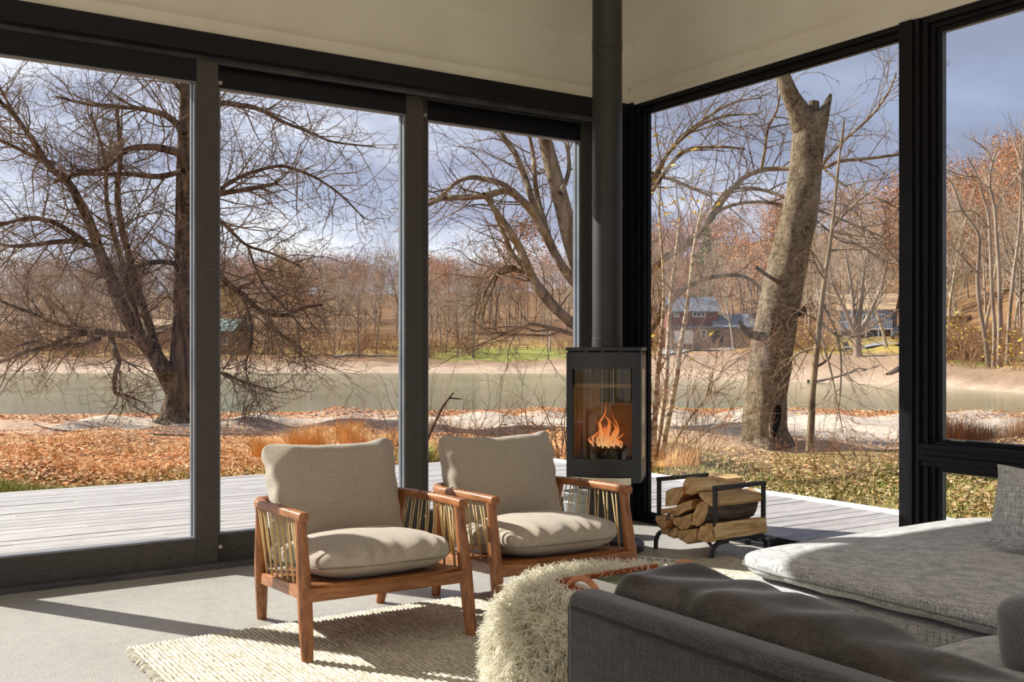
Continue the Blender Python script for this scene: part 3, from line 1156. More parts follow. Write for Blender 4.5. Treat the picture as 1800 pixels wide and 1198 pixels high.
y = WL + 0.30 + pw / 2
row = 0
while y < YD - 0.02:
    x = -6.4 + (row * 1.37) % 3.6
    cuts = [-6.4]
    while x < XD - 0.6:
        if x - cuts[-1] > 0.7:
            cuts.append(x)
        x += 3.6
    cuts.append(XD - 0.1)
    for a, b in zip(cuts[:-1], cuts[1:]):
        plank(round(a + .003, 2), round(b - .003, 2), y)
    y += pitch
    row += 1
y = WL + 0.30 + pw / 2 - pitch
while y > -2.2:
    plank(WR + .14, XD - .1, y)
    y -= pitch
MB().box(XD - .095, XD, -2.2, YD + .03, -0.20, 0.006).build('edge_board', 'edge_board', deck, bevel=0.004)
MB().box(-6.4, XD - .1, YD - .005, YD + .03, -0.22, -0.03).build('edge_board', 'deck_wood', deck, bevel=0.004)
MB().box(-6.4, XD - .12, WL + .3, YD - .03, -0.25, -0.06).box(WR + .1, XD - .12, -2.2, WL + .3, -0.25, -0.06).build('joist_frame', 'under_deck', deck)
# ------------------------------------------------------------------ land and lake
LZ = -1.0


def sstep(x, a, b):
    t = np.clip((x - a) / (b - a), 0, 1)
    return t * t * (3 - 2 * t)


def far_u(s):
    return np.interp(s, [-1.5, -.6, -.1, .05, .12, .25, .38, .5, .8, 1.5], [97, 95, 95, 92, 82, 72, 63, 51, 42, 38])


def near_u(s):
    return np.interp(s, [-1.5, -.5, -.1, .1, .3, .5, 1.5], [30, 34, 36.5, 38, 37.5, 34.5, 30])


def land(u, v):
    u = np.asarray(u, float); v = np.asarray(v, float)
    s = v / np.maximum(u, 4.0)
    un, uf = near_u(s), far_u(s)
    k = np.clip((u - 9) / (un - 9), 0, 1)
    zn = -0.27 - 0.73 * k
    mid = LZ - 0.5 * np.sin(PI * np.clip((u - un) / (uf - un), 0, 1))
    W = (u - uf) / uf
    zl = np.interp(W, [0, .27, .5, .8, 1.3, 2.2, 3.5, 6], [-1, .1, 1.4, 2.6, 7, 15, 24, 30])
    zr = np.interp(W, [0, .05, .12, .6, 1.0, 2.0, 3.5, 6], [-1, -.2, .7, 1.6, 3.2, 19, 36, 46])
    zf = zl + (zr - zl) * sstep(s, -0.02, .26) * (1 - .8 * sstep(s, .37, .47) * (1 - sstep(W, .4, .7)))
    x = FW[0] * u + RT[0] * v
    y = FW[1] * u + RT[1] * v
    bmp = (np.sin(x * .9 + 1.3 * np.sin(y * .37)) * np.sin(y * .8 + 1.1 * np.sin(x * .43)) + .5 * np.sin(x * 2.1 + y * .7) * np.sin(y * 1.9 - x * .6)) * np.clip(u / 60, .02, .22) * .8
    wet = sstep(u, un - 4, un - 1) * (1 - sstep(u, uf + 1, uf + 4))
    return np.where(u < un, zn, np.where(u < uf, mid, zf)) + bmp * (1 - wet)


us = np.concatenate([np.arange(2, 16, .35), np.arange(16, 45, .7), np.arange(45, 135, 2.0), np.geomspace(135, 620, 46)])
ss = np.concatenate([np.linspace(-2.2, -.62, 22, endpoint=False), np.linspace(-.62, .62, 180), np.linspace(.63, 2.0, 22)])
Ug, Sg = np.meshgrid(us, ss, indexing='ij')
Vg = Sg * Ug
Zg = land(Ug, Vg)
z2 = np.zeros(Ug.shape)
for i in range(Ug.shape[0]):
    for j in range(Ug.shape[1]):
        q = Vector((Ug[i, j] * .55, Vg[i, j] * .55, 3.3))
        z2[i, j] = mnoise.noise(q * 0.28) + .5 * mnoise.noise(q * 0.9)
un, uf = near_u(Sg), far_u(Sg)
Xg = FW[0] * Ug + RT[0] * Vg
Yg = FW[1] * Ug + RT[1] * Vg
# zone colours: what grows or lies there
c_grass = np.array(lin(112, 116, 58)[:3]); c_litter = np.array(lin(186, 134, 88)[:3]); c_straw = np.array(lin(190, 160, 122)[:3])
c_gravel = np.array(lin(198, 184, 170)[:3]); c_gravel2 = np.array(lin(192, 164, 142)[:3]); c_red = np.array(lin(172, 128, 102)[:3])
c_mud = np.array(lin(132, 110, 86)[:3]); c_sand = np.array(lin(188, 166, 146)[:3]); c_floor = np.array(lin(134, 104, 76)[:3])
c_lawn = np.array(lin(150, 152, 82)[:3]); c_lawn2 = np.array(lin(176, 150, 84)[:3]); c_bank = np.array(lin(156, 132, 110)[:3])


def lerp(a, b, k):
    return a + (b - a) * k[..., None]


jit = z2 * 2.2
un_ = np.where(np.ones_like(Ug) > 0, 1.0, 1.0)
k = (Ug - 9) / (un - 9)
kk = k + z2 * .07
kr = kk + .16 * sstep(Sg, .04, .2)
c_dry = np.array(lin(170, 140, 108)[:3])
C = np.broadcast_to(c_grass, Ug.shape + (3,)).copy()
C = lerp(C, lerp(np.broadcast_to(c_litter, C.shape), c_dry, sstep(Sg, .03, .15)), sstep(kk, .11, .19))
C = lerp(C, c_straw, sstep(kr, .30, .40) * .6)
C = lerp(C, c_gravel2, sstep(kr, .40, .52))
C = lerp(C, c_gravel, sstep(kr, .46, .62) * sstep(z2 + .25 + Sg * .9, -.1, .25))
C = lerp(C, c_red, sstep(kk, .80, .90))
C = lerp(C, c_mud, sstep(k, .955, .985))
W = (Ug - uf) / uf
Wn = W + z2 * .012
side = sstep(Sg, -.02, .26)
F = np.broadcast_to(c_sand, Ug.shape + (3,)).copy()
F = lerp(F, c_bank, np.maximum(sstep(Wn, .05, .16), sstep(Wn, .015, .06) * sstep(Sg, .08, .2)))
F = lerp(F, c_red, sstep(Wn, .16, .25) * .6)
lw = np.exp(-((Sg + .00) / .075) ** 2) * sstep(Wn, .20, .25) * (1 - sstep(Wn, .42, .52))
F = lerp(F, c_lawn2, sstep(Wn, .24, .34) * .7)
F = lerp(F, c_lawn, np.clip(lw * 1.6, 0, 1))
lr = sstep(Sg, .22, .28) * sstep(Wn, .17, .22) * (1 - sstep(Wn, .7, .9))
F = lerp(F, lerp(np.broadcast_to(c_lawn2, F.shape), c_lawn, sstep(z2, -.2, .3)), lr)
F = lerp(F, c_floor, sstep(Wn, .55, .95))
far = Ug > (un + uf) / 2
C = np.where(far[..., None], F, C)
n0, n1 = Ug.shape
i, j = np.meshgrid(np.arange(n0 - 1), np.arange(n1 - 1), indexing='ij')
Q = np.stack([i * n1 + j, i * n1 + j + 1, (i + 1) * n1 + j + 1, (i + 1) * n1 + j], -1).reshape(-1, 4)
me = fast_mesh('ground', np.stack([Xg, Yg, Zg], -1).reshape(-1, 3), Q)
ca = me.color_attributes.new('zone', 'FLOAT_COLOR', 'POINT')
ca.data.foreach_set('color', np.concatenate([C.reshape(-1, 3), np.ones((C.shape[0] * C.shape[1], 1))], 1).astype(np.float32).ravel())
gr = link('ground', me, 'ground', smooth=True)
tag(gr, 'autumn ground sloping to the lake, with gravel shore and wooded hill beyond', 'ground', kind='structure')
me = fast_mesh('ground', [(-70, -70, -.5), (60, -70, -.5), (60, 1.0, -.5), (-70, 30, -.5)], [(0, 1, 2, 3)])
ca = me.color_attributes.new('zone', 'FLOAT_COLOR', 'POINT')
ca.data.foreach_set('color', np.tile(np.array(lin(150, 130, 84), dtype=np.float32), 4))
g2 = link('ground', me, 'ground')
tag(g2, 'leafy yard behind and beside the house', 'ground', kind='structure')

# water sheet
uu = np.linspace(20, 105, 60)
sv = np.linspace(-1.6, 1.4, 60)
U2, S2 = np.meshgrid(uu, sv, indexing='ij')
V2 = S2 * U2
i, j = np.meshgrid(np.arange(59), np.arange(59), indexing='ij')
Q = np.stack([i * 60 + j, i * 60 + j + 1, (i + 1) * 60 + j + 1, (i + 1) * 60 + j], -1).reshape(-1, 4)
me = fast_mesh('lake', np.stack([FW[0] * U2 + RT[0] * V2, FW[1] * U2 + RT[1] * V2, np.full(U2.shape, LZ)], -1).reshape(-1, 3), Q)
lk = link('lake', me, 'lake', smooth=True)
tag(lk, 'olive grey lake water between the two gravel shores', 'lake', kind='structure')


def gz(x, y):
    u = FW[0] * x + FW[1] * y
    v = RT[0] * x + RT[1] * y
    return float(land(u, v))


# fallen leaves: bent quads of two triangles each
def scatter_leaves(name, n, us_, ss_, size, label, dens=None, seed=1, rise=0.02, material='leaf_litter'):
    g = np.random.default_rng(seed)
    u = us_[0] + (us_[1] - us_[0]) * g.random(n) ** 0.8
    s = ss_[0] + (ss_[1] - ss_[0]) * g.random(n)
    v = s * u
    x = FW[0] * u + RT[0] * v
    y = FW[1] * u + RT[1] * v
    keep = ~((x > -6.6) & (x < XD + .05) & (y < YD + .1) & (y > -3))
    keep &= u < near_u(s) - .6
    if dens is not None:
        keep &= g.random(n) < dens(u, s)
    x, y, u, v = x[keep], y[keep], u[keep], v[keep]
    m = len(x)
    z = land(u, v) + g.random(m) * rise + .012
    a = g.random(m) * 2 * PI
    L = size * (.6 + .8 * g.random(m))
    Wd = L * (.45 + .25 * g.random(m))
    dx, dy = np.cos(a), np.sin(a)
    tl = (g.random(m) - .5) * .9
    tw = (g.random(m) - .5) * .9
    cup = L * (g.random(m) * .3)
    pts = np.empty((m, 4, 3))
    for kq, (l, w_) in enumerate(((-.5, 0), (0, -.5), (.5, 0), (0, .5))):
        pts[:, kq, 0] = x + dx * l * L - dy * w_ * Wd
        pts[:, kq, 1] = y + dy * l * L + dx * w_ * Wd
        pts[:, kq, 2] = z + tl * l * L + tw * w_ * Wd + (abs(l) * 2) * cup * .5 + .01
    me = fast_mesh(name, pts.reshape(-1, 3), np.arange(m * 4).reshape(-1, 4))
    o = link(name, me, material)
    return tag(o, label, 'leaves', kind='stuff')


scatter_leaves('fallen_leaves', 105000, (7, 24), (-.62, .12), .068, 'orange and brown fallen leaves on the slope beyond the deck',
               lambda u, s: np.clip(np.where(u < 12.3, np.where(s < -.1, .12, .7), np.where(u < 18, .62 + .38 * np.sin(u * 2.3 + 9 * s) * np.sin(s * u * 1.1 + 2 * np.sin(u)), .40)), 0, 1), 3)
scatter_leaves('fallen_leaves', 105000, (5.5, 22), (.10, .75), .060, 'tan fallen leaves over the short grass right of the deck',
               lambda u, s: np.clip(np.where(u < 14, .8, np.where(u < 17, .5, .12)), 0, 1), 4, material='leaf_tan')
scatter_leaves('fallen_leaves', 30000, (27, 38), (-.6, .6), .115, 'reddish strip of fallen leaves along the near waterline',
               lambda u, s: np.clip((u - (near_u(s) - 7)) / 4, 0.05, 1), 5)


def blades(name, pts, h, w_, material, label, cat='grass', lean=.5, seed=1, kind='stuff', parent=None):
    g = np.random.default_rng(seed)
    p = np.asarray(pts)
    m = len(p)
    a = g.random(m) * 2 * PI
    H = h * (.5 + g.random(m))
    dx, dy = np.cos(a) * w_ / 2, np.sin(a) * w_ / 2
    b = g.random(m) * 2 * PI
    ln = lean * H * g.random(m)
    ox, oy = np.cos(b) * ln, np.sin(b) * ln
    V = np.empty((m, 5, 3))
    V[:, 0] = p + np.stack([-dx, -dy, 0 * dx], -1)
    V[:, 1] = p + np.stack([dx, dy, 0 * dx], -1)
    V[:, 2] = p + np.stack([dx * .8 + ox * .35, dy * .8 + oy * .35, H * .6], -1)
    V[:, 3] = p + np.stack([-dx * .8 + ox * .35, -dy * .8 + oy * .35, H * .6], -1)
    V[:, 4] = p + np.stack([ox, oy, H * (1 - .25 * lean)], -1)
    base = np.arange(m)[:, None] * 5
    me = fast_mesh(name, V.reshape(-1, 3), base + np.array([[0, 1, 2, 3]]), base + np.array([[3, 2, 4]]))
    o = link(name, me, material, parent)
    if label:
        tag(o, label, cat)
    if kind:
        o['kind'] = kind
    return o


def ground_points(n, us_, ss_, dens, seed):
    g = np.random.default_rng(seed)
    u = us_[0] + (us_[1] - us_[0]) * g.random(n)
    s = ss_[0] + (ss_[1] - ss_[0]) * g.random(n)
    v = s * u
    x = FW[0] * u + RT[0] * v
    y = FW[1] * u + RT[1] * v
    keep = ~((x > -6.6) & (x < XD + .02) & (y < YD + .06) & (y > -3)) & (g.random(n) < dens(u, s, x, y))
    x, y, u, v = x[keep], y[keep], u[keep], v[keep]
    return np.stack([x, y, land(u, v) - .01], -1)


pl = ground_points(110000, (8.5, 15), (-.75, .06), lambda u, s, x, y: np.exp(-np.clip((y - 11.9) / 1.0, 0, 9) ** 2) * np.where(s < -.12, 1, .4), 8)
blades('grass', pl, .12, .010, 'grass_green', 'green grass along the far edge of the deck', lean=.8, seed=2)
pl = ground_points(16000, (12, 19), (-.62, .1), lambda u, s, x, y: .5 + .5 * np.sin(u * 3 + s * 20), 19)
blades('grass', pl, .13, .010, 'grass_straw', 'thin straw grass standing among the fallen leaves on the left slope', lean=.9, seed=6)
pl = ground_points(85000, (5, 14), (.12, .8), lambda u, s, x, y: np.exp(-((x - 6.6) / 4.5) ** 2) * .8, 9)
blades('grass', pl, .10, .010, 'grass_green', 'patchy short grass among leaves beside the right deck edge', lean=.9, seed=3)
# ------------------------------------------------------------------ bare trees
def nrm(v):
    return v / (np.linalg.norm(v) + 1e-9)


def branch(g, p, d, L, r0, r1, n, wig, trop):
    pts = [np.array(p, float)]
    d = nrm(np.array(d, float))
    st = L / (n - 1)
    wv = g.normal(0, wig, (n, 3))
    for k in range(n - 1):
        d = nrm(d + wv[k] + np.array(trop))
        pts.append(pts[-1] + d * st)
    return np.array(pts), np.linspace(r0, r1, n)


def sprout(g, parent, count, t0, ratio, spread, n, wig, trop, rk=0.6, rmin=0.004, t1=1.0, Lfix=None, tip=0.25, rmax=9.0):
    """children along one parent polyline"""
    pts, rad = parent
    m = len(pts)
    L = np.linalg.norm(np.diff(pts, axis=0), axis=1).sum()
    out = []
    for q in range(count):
        t = t0 + (t1 - t0) * (q + g.random()) / count
        f = t * (m - 1)
        k = min(int(f), m - 2)
        p = pts[k] + (pts[k + 1] - pts[k]) * (f - k)
        r = rad[k] + (rad[k + 1] - rad[k]) * (f - k)
        d = nrm(pts[k + 1] - pts[k])
        side = nrm(np.cross(d, g.normal(0, 1, 3)))
        a = spread * (.6 + .8 * g.random())
        dd = d * math.cos(a) + side * math.sin(a)
        ln = (Lfix if Lfix else L * ratio) * (.55 + .9 * g.random()) * (1.15 - .55 * t)
        rr = min(max(r * rk * (.7 + .5 * g.random()), rmin), rmax * (.7 + .6 * g.random()))
        out.append(branch(g, p, dd, ln, rr, max(rr * tip, rmin * .6), n, wig, trop))
    return out


def tree_parts(root, trunk, limbs, twig_sets, bark, twig_mat, sides=(12, 7, 3), trunk_name='trunk'):
    """trunk polyline(s), named limb polylines, and one mass of twigs"""
    V, Q = tubes([trunk], sides[0])
    o = link(trunk_name, fast_mesh(trunk_name, V, Q), bark, root, smooth=True)
    for lb in limbs:
        V, Q = tubes([lb], sides[1])
        link('limb', fast_mesh('limb', V, Q), bark, root, smooth=True)
    arr = [tubes(ts, sd) for ts, sd in twig_sets if len(ts)]
    if arr:
        V, Q = join_arrays(arr)
        link('twigs', fast_mesh('twigs', V, Q), twig_mat, root, smooth=True, kind='stuff')
    return o


def traced(pix, d, dd=0.0, seed=0, ddn=0.0):
    """pixel polyline [(x, y, halfwidth px)] at depth d, drifting dd metres away along its length"""
    g = np.random.default_rng(seed)
    pix = smooth_path(pix, 4)
    n = len(pix)
    pts, rad = [], []
    for k, (x, y, w_) in enumerate(pix):
        dep = d + dd * k / (n - 1) + ddn * math.sin(k * 1.1 + seed)
        pts.append(tuple(P(x, y, dep)))
        rad.append(max(w_ * dep / FPX, .004))
    return np.array(pts), np.array(rad)


# ---- the big lakeside tree at the left: upright trunk, leaning second stem, drooping limbs
g = np.random.default_rng(21)
DL = 27.5
tb = onZ(316, 735, -.80)
root = thing('lakeside_tree', 'large dark leafless tree with two stems at the water edge, behind the leftmost door', 'tree', tuple(P(316, 733, DL)))
base = np.array(root.location)


def rel(pl):
    return pl[0] - base, pl[1]


trunk = traced([(314, 752, 50), (315, 735, 38), (316, 715, 31), (318, 690, 26), (320, 640, 22), (322, 560, 18), (322, 480, 16), (322, 400, 14), (322, 320, 12.5), (324, 240, 11.5), (326, 180, 10), (325, 120, 8), (331, 40, 5), (335, -40, 3)], DL, 0.5)
limb_px = [
    ([(308, 690, 17), (285, 645, 16), (262, 612, 14), (240, 585, 13), (215, 540, 12), (192, 482, 11), (174, 440, 10), (160, 400, 9), (140, 355, 8), (118, 318, 7), (86, 292, 6), (60, 250, 5), (22, 200, 4), (-30, 150, 3)], -1.2),
    ([(290, 655, 9), (275, 612, 8), (262, 570, 7.5), (246, 520, 7), (228, 455, 6.5), (214, 400, 6), (206, 340, 5), (212, 270, 4), (205, 190, 3)], 0.8),
    ([(250, 590, 6), (236, 545, 6), (222, 490, 6), (204, 425, 5), (188, 360, 4), (184, 280, 3), (160, 200, 2)], 1.6),
    ([(240, 588, 8), (205, 587, 7), (170, 583, 6), (140, 586, 6), (112, 594, 5), (90, 606, 5), (50, 616, 4), (0, 636, 3), (-50, 650, 2)], -1.5),
    ([(176, 594, 5), (140, 606, 5), (108, 606, 4), (88, 606, 3), (60, 600, 3), (20, 612, 2)], -1.0),
    ([(165, 592, 3.5), (110, 572, 3.5), (60, 552, 3), (0, 528, 2.5), (-40, 505, 2)], -2.0),
    ([(195, 592, 5), (203, 618, 5), (209, 638, 4.5), (201, 662, 4), (203, 690, 4), (226, 696, 2.5), (250, 706, 1.5)], -0.8),
    ([(172, 438, 5), (140, 425, 5), (100, 425, 4.5), (60, 430, 4), (15, 432, 3), (-20, 420, 2)], -1.5),
    ([(150, 425, 5), (120, 405, 5), (92, 390, 4.5), (60, 383, 4), (25, 388, 3.5), (-10, 400, 3)], -0.5),
    ([(316, 466, 5), (290, 460, 4.5), (262, 462, 4.5), (232, 470, 4), (200, 478, 3), (170, 490, 2)], -1.0),
    ([(318, 270, 7), (290, 262, 7), (262, 258, 6), (225, 262, 5), (205, 280, 4), (180, 296, 4), (140, 304, 3), (95, 320, 2)], -0.8),
    ([(326, 235, 6), (300, 208, 6), (272, 196, 5), (240, 190, 4), (190, 186, 4), (150, 182, 3), (100, 170, 2)], 0.6),
    ([(322, 300, 5), (280, 310, 5), (230, 306, 4), (180, 306, 3.5), (130, 306, 2.5)], 1.0),
    ([(95, 288, 4), (60, 275, 4), (20, 255, 3), (-20, 240, 2)], -.5),
    ([(60, 245, 3.5), (40, 220, 3), (8, 170, 2.5), (-10, 130, 2)], .5),
    ([(325, 165, 5), (300, 140, 4), (268, 128, 3.5), (230, 126, 3), (180, 120, 2)], -.6),
    ([(324, 210, 5), (360, 188, 5), (390, 181, 5), (425, 185, 4.5), (448, 189, 4), (475, 202, 3.5), (502, 216, 3), (545, 232, 2.5), (585, 249, 2), (660, 258, 1.4)], -1.2),
    ([(322, 330, 5), (360, 345, 5), (400, 338, 4.5), (440, 332, 4), (486, 322, 3)], -.8),
    ([(322, 370, 4.5), (365, 348, 4), (420, 312, 3.5), (486, 292, 3), (526, 300, 2.6), (565, 318, 2.2), (603, 346, 1.8), (640, 384, 1.2)], -1.4),
    ([(322, 430, 5), (370, 460, 5), (400, 498, 5), (425, 516, 5), (445, 535, 4.5), (470, 551, 4), (505, 553, 3.5), (535, 540, 3), (565, 536, 2)], -1.4),
    ([(322, 350, 3.5), (360, 372, 3.5), (389, 390, 3), (410, 410, 3), (436, 432, 2.6), (480, 446, 2.2), (532, 470, 1.6)], -2.0),
    ([(436, 434, 2.5), (452, 478, 2.2), (470, 510, 2), (500, 540, 1.8), (540, 585, 1.2)], -2.0),
    ([(425, 516, 3), (440, 560, 2.6), (442, 600, 2.2), (432, 640, 1.6), (436, 670, 1)], -2.4),
    ([(470, 551, 2.5), (480, 575, 2.2), (498, 590, 1.8), (520, 600, 1.2)], -2.2),
    ([(322, 640, 3), (360, 652, 3), (395, 656, 2.6), (420, 668, 2.2), (460, 680, 1.6), (490, 690, 1)], -1.4),
    ([(320, 590, 6), (330, 560, 5), (342, 530, 4), (350, 490, 3), (352, 450, 2)], -1.0),
]
limbs = [traced(px_, DL, dd, k, .15) for k, (px_, dd) in enumerate(limb_px)]
b1, b2, b3 = [], [], []
for lb in limbs + [(trunk[0][16:], trunk[1][16:])]:
    L = np.linalg.norm(np.diff(lb[0], axis=0), axis=1).sum()
    b1 += sprout(g, lb, int(5 + L * 4.4), .10, .3, .9, 8, .17, (0, 0, .01), .5, .010, Lfix=2.0, rmax=.021)
for lb in b1:
    b2 += sprout(g, lb, 5, .12, .5, 1.05, 6, .27, (0, 0, .0), .6, .0075, rmax=.012)
for lb in b2:
    if g.random() < .8:
        b3 += sprout(g, lb, 3, .15, .65, 1.0, 4, .3, (0, 0, -.01), .7, .006, rmax=.008)
tree_parts(root, rel(trunk), [rel(l) for l in limbs], [([rel(x) for x in b1], 4), ([rel(x) for x in b2], 3), ([rel(x) for x in b3], 3)], 'bark_dark', 'twig_brown', (16, 8, 3))
# ---- the pale tree behind the corner post and stove pipe
g = np.random.default_rng(5)
DC = 23.0
root = thing('plane_tree', 'pale limbed leafless tree partly hidden behind the corner post and stove pipe', 'tree', tuple(P(1078, 752, DC)))
base = np.array(root.location)
trunk = traced([(1080, 756, 30), (1075, 700, 24), (1066, 620, 22), (1050, 550, 20), (1028, 490, 19), (1006, 425, 17), (990, 365, 15), (975, 310, 14), (963, 265, 13), (953, 225, 11), (946, 180, 9), (938, 110, 7), (934, 30, 5)], DC, .6)
limb_px = [
    ([(1046, 590, 11), (1012, 572, 10), (985, 550, 9), (960, 525, 9), (938, 492, 8), (922, 455, 7.5), (905, 420, 7), (885, 390, 6), (868, 366, 5), (850, 340, 3)], -1.2),
    ([(1034, 520, 10), (1005, 490, 9), (985, 462, 8), (960, 415, 8), (940, 378, 7.5), (915, 350, 7), (890, 335, 6.5), (860, 342, 6), (830, 346, 5.5), (800, 347, 5), (770, 350, 4), (745, 365, 3), (728, 384, 2)], -1.4),
    ([(905, 338, 5.5), (880, 322, 5), (850, 314, 5), (825, 312, 4), (800, 322, 3.5), (775, 345, 2.5), (755, 350, 2)], -1.0),
    ([(950, 400, 7), (935, 350, 6), (922, 310, 6), (905, 270, 5.5), (885, 240, 4.5), (870, 222, 4), (850, 195, 3)], .8),
    ([(975, 450, 6), (955, 385, 5), (942, 330, 4.5), (938, 280, 4), (930, 235, 3)], 1.2),
    ([(985, 548, 6), (955, 510, 6), (925, 478, 5), (905, 470, 4.5), (880, 472, 4), (865, 490, 3), (850, 520, 2.5), (840, 560, 1.5)], -.8),
    ([(925, 474, 5), (900, 445, 4.5), (890, 420, 4), (872, 380, 3), (860, 330, 2)], -.4),
    ([(1058, 606, 5), (1000, 585, 4), (965, 575, 3.5), (930, 570, 3), (890, 585, 2.5), (855, 600, 2), (820, 615, 1.2)], -1.6),
    ([(880, 470, 3), (868, 500, 2.5), (852, 540, 2), (846, 575, 1.4)], -1.0),
    ([(985, 340, 5), (1000, 300, 4), (998, 250, 3), (1004, 200, 2)], .5),
    ([(1066, 610, 8), (1110, 520, 7), (1160, 460, 6), (1215, 425, 5.5), (1250, 385, 5), (1272, 350, 5), (1300, 318, 4.5), (1338, 299, 4.5), (1392, 296, 4), (1446, 294, 3.6), (1478, 283, 3.2), (1530, 278, 2.8), (1590, 270, 2.2)], -2.2),
    ([(1240, 398, 4), (1270, 342, 3.5), (1300, 330, 3), (1350, 336, 3), (1390, 352, 2.6), (1440, 370, 2.2), (1490, 390, 1.8), (1560, 420, 1)], -1.6),
    ([(1212, 428, 4), (1262, 372, 3.5), (1320, 355, 3), (1385, 362, 2.8), (1425, 382, 2.4), (1450, 400, 2.2), (1475, 422, 1.8), (1510, 432, 1.4), (1560, 460, 1)], -1.8),
    ([(1080, 640, 6), (1130, 600, 5), (1190, 520, 4), (1240, 490, 4), (1300, 484, 3.2), (1330, 500, 3), (1350, 525, 2.4), (1368, 545, 1.6)], -2.6),
    ([(1338, 300, 3), (1345, 260, 2.6), (1350, 225, 2.4), (1365, 195, 2), (1372, 160, 1.4)], -1.6),
    ([(1065, 560, 6), (1110, 400, 5), (1150, 330, 4), (1200, 268, 3.5), (1260, 258, 2.6), (1310, 262, 1.6)], -1.0),
    ([(1110, 400, 4), (1160, 290, 3.5), (1215, 230, 3), (1270, 205, 2.4), (1330, 200, 1.4)], -.6),
    ([(1140, 345, 3.5), (1180, 260, 3), (1230, 215, 2.6), (1290, 180, 2), (1340, 172, 1.2)], 0),
    ([(1110, 400, 4), (1135, 310, 4), (1170, 312, 3), (1215, 330, 2.6), (1250, 345, 1.8)], -.5),
    ([(1446, 294, 2.6), (1490, 330, 2.2), (1535, 345, 2), (1590, 372, 1.4)], -2.0),
    ([(1446, 290, 2.6), (1480, 250, 2.4), (1530, 205, 2.2), (1560, 165, 1.8), (1575, 130, 1.3)], -2.0),
]
limbs = [traced(px_, DC, dd, k + 40, .1) for k, (px_, dd) in enumerate(limb_px)]
b1, b2, b3 = [], [], []
for lb in limbs + [(trunk[0][20:], trunk[1][20:])]:
    L = np.linalg.norm(np.diff(lb[0], axis=0), axis=1).sum()
    b1 += sprout(g, lb, int(4 + L * 2.4), .15, .3, .85, 8, .17, (0, 0, .03), .5, .009, Lfix=1.6, rmax=.018)
for lb in b1:
    b2 += sprout(g, lb, 4, .2, .55, .8, 6, .2, (0, 0, 0), .6, .0065, rmax=.01)
for lb in b2:
    if g.random() < .6:
        b3 += sprout(g, lb, 2, .2, .7, .7, 4, .22, (0, 0, 0), .7, .005, rmax=.007)
tree_parts(root, rel(trunk), [rel(l) for l in limbs], [([rel(x) for x in b1], 4), ([rel(x) for x in b2], 3), ([rel(x) for x in b3], 3)], 'bark_grey', 'twig_brown', (14, 8, 3))

# ---- the broken pale trunk outside the tall window
DB = 18.2
root = thing('broken_tree', 'thick pale broken-topped tree trunk with a dark hollow near its foot', 'tree', tuple(P(1348, 783, DB)))
base = np.array(root.location)
path = smooth_path([(1349, 800, 54), (1347, 780, 46), (1345, 760, 40.5), (1346, 735, 38), (1349, 690, 36.5), (1352, 645, 37), (1358, 600, 37), (1368, 550, 36), (1381, 480, 33.5), (1395, 420, 32), (1406, 370, 31), (1414, 320, 29), (1419, 280, 27), (1422, 245, 26.5), (1425, 220, 28), (1428, 200, 27)], 6)
pts = np.array([tuple(P(x, y, DB)) for x, y, _ in path]) - base
rad = path[:, 2] * DB / FPX
sides = 40
ringv = tube_rings(pts[None], rad[None], sides)[0]
for i in range(ringv.shape[0]):
    for k in range(sides):
        dv = ringv[i, k] - pts[i]
        q = Vector(ringv[i, k] * np.array([2.2, 2.2, .9]))
        f = 1 + .13 * mnoise.noise(q) + .06 * mnoise.noise(q * 3.1) + .03 * mnoise.noise(q * 7)
        if i < 14:      # buttresses at the foot
            a = math.atan2(dv[1], dv[0])
            f += (14 - i) / 14 * .22 * (0.5 + .5 * math.sin(a * 5 + 1.0)) - (14 - i) / 14 * .06
        ringv[i, k] = pts[i] + dv * f
# splintered crown: the right-hand rim rises to a point
top = ringv.shape[0] - 1
view_r = np.array([RT[0], RT[1], 0])
for k in range(sides):
    dv = ringv[top, k] - pts[top]
    e = float(np.dot(nrm(dv), view_r))
    ringv[top, k, 2] += max(0, e) ** 3 * .42 + .07 * mnoise.noise(Vector(dv * 9))
    ringv[top, k] += view_r * max(0, e) ** 3 * .06
cells = []
hc = P(1365, 735, DB - rad[22])
hole_c = np.array(hc) - base
V = [tuple(p) for p in ringv.reshape(-1, 3)]
Q = []
n = ringv.shape[0]
for i in range(n - 1):
    for k in range(sides):
        k2 = (k + 1) % sides
        Q.append((i * sides + k, i * sides + k2, (i + 1) * sides + k2, (i + 1) * sides + k))
mb = MB().add(V, Q)
# sunken broken top
cpt = len(mb.v)
mb.v.append(tuple(pts[top] - np.array([0, 0, .10])))
for k in range(sides):
    mb.f.append(((n - 1) * sides + k, (n - 1) * sides + (k + 1) % sides, cpt)); mb.m.append(0)
mb.build('trunk', 'bark_plane', root, smooth=True)
# hollow: a near-black sheet on the face, its shade put in as colour, with a rolled bark lip
fw3 = np.array([FW[0], FW[1], 0])
lip, cav = [], []
for k in range(20):
    a = 2 * PI * k / 20
    wob = 1 + .08 * math.sin(3 * a)
    px_, py_ = 1364 + 10.5 * math.cos(a) * wob + 4 * math.sin(a), 738 - 33 * math.sin(a) * wob
    lip.append(np.array(tuple(P(px_, py_, DB))) - base)
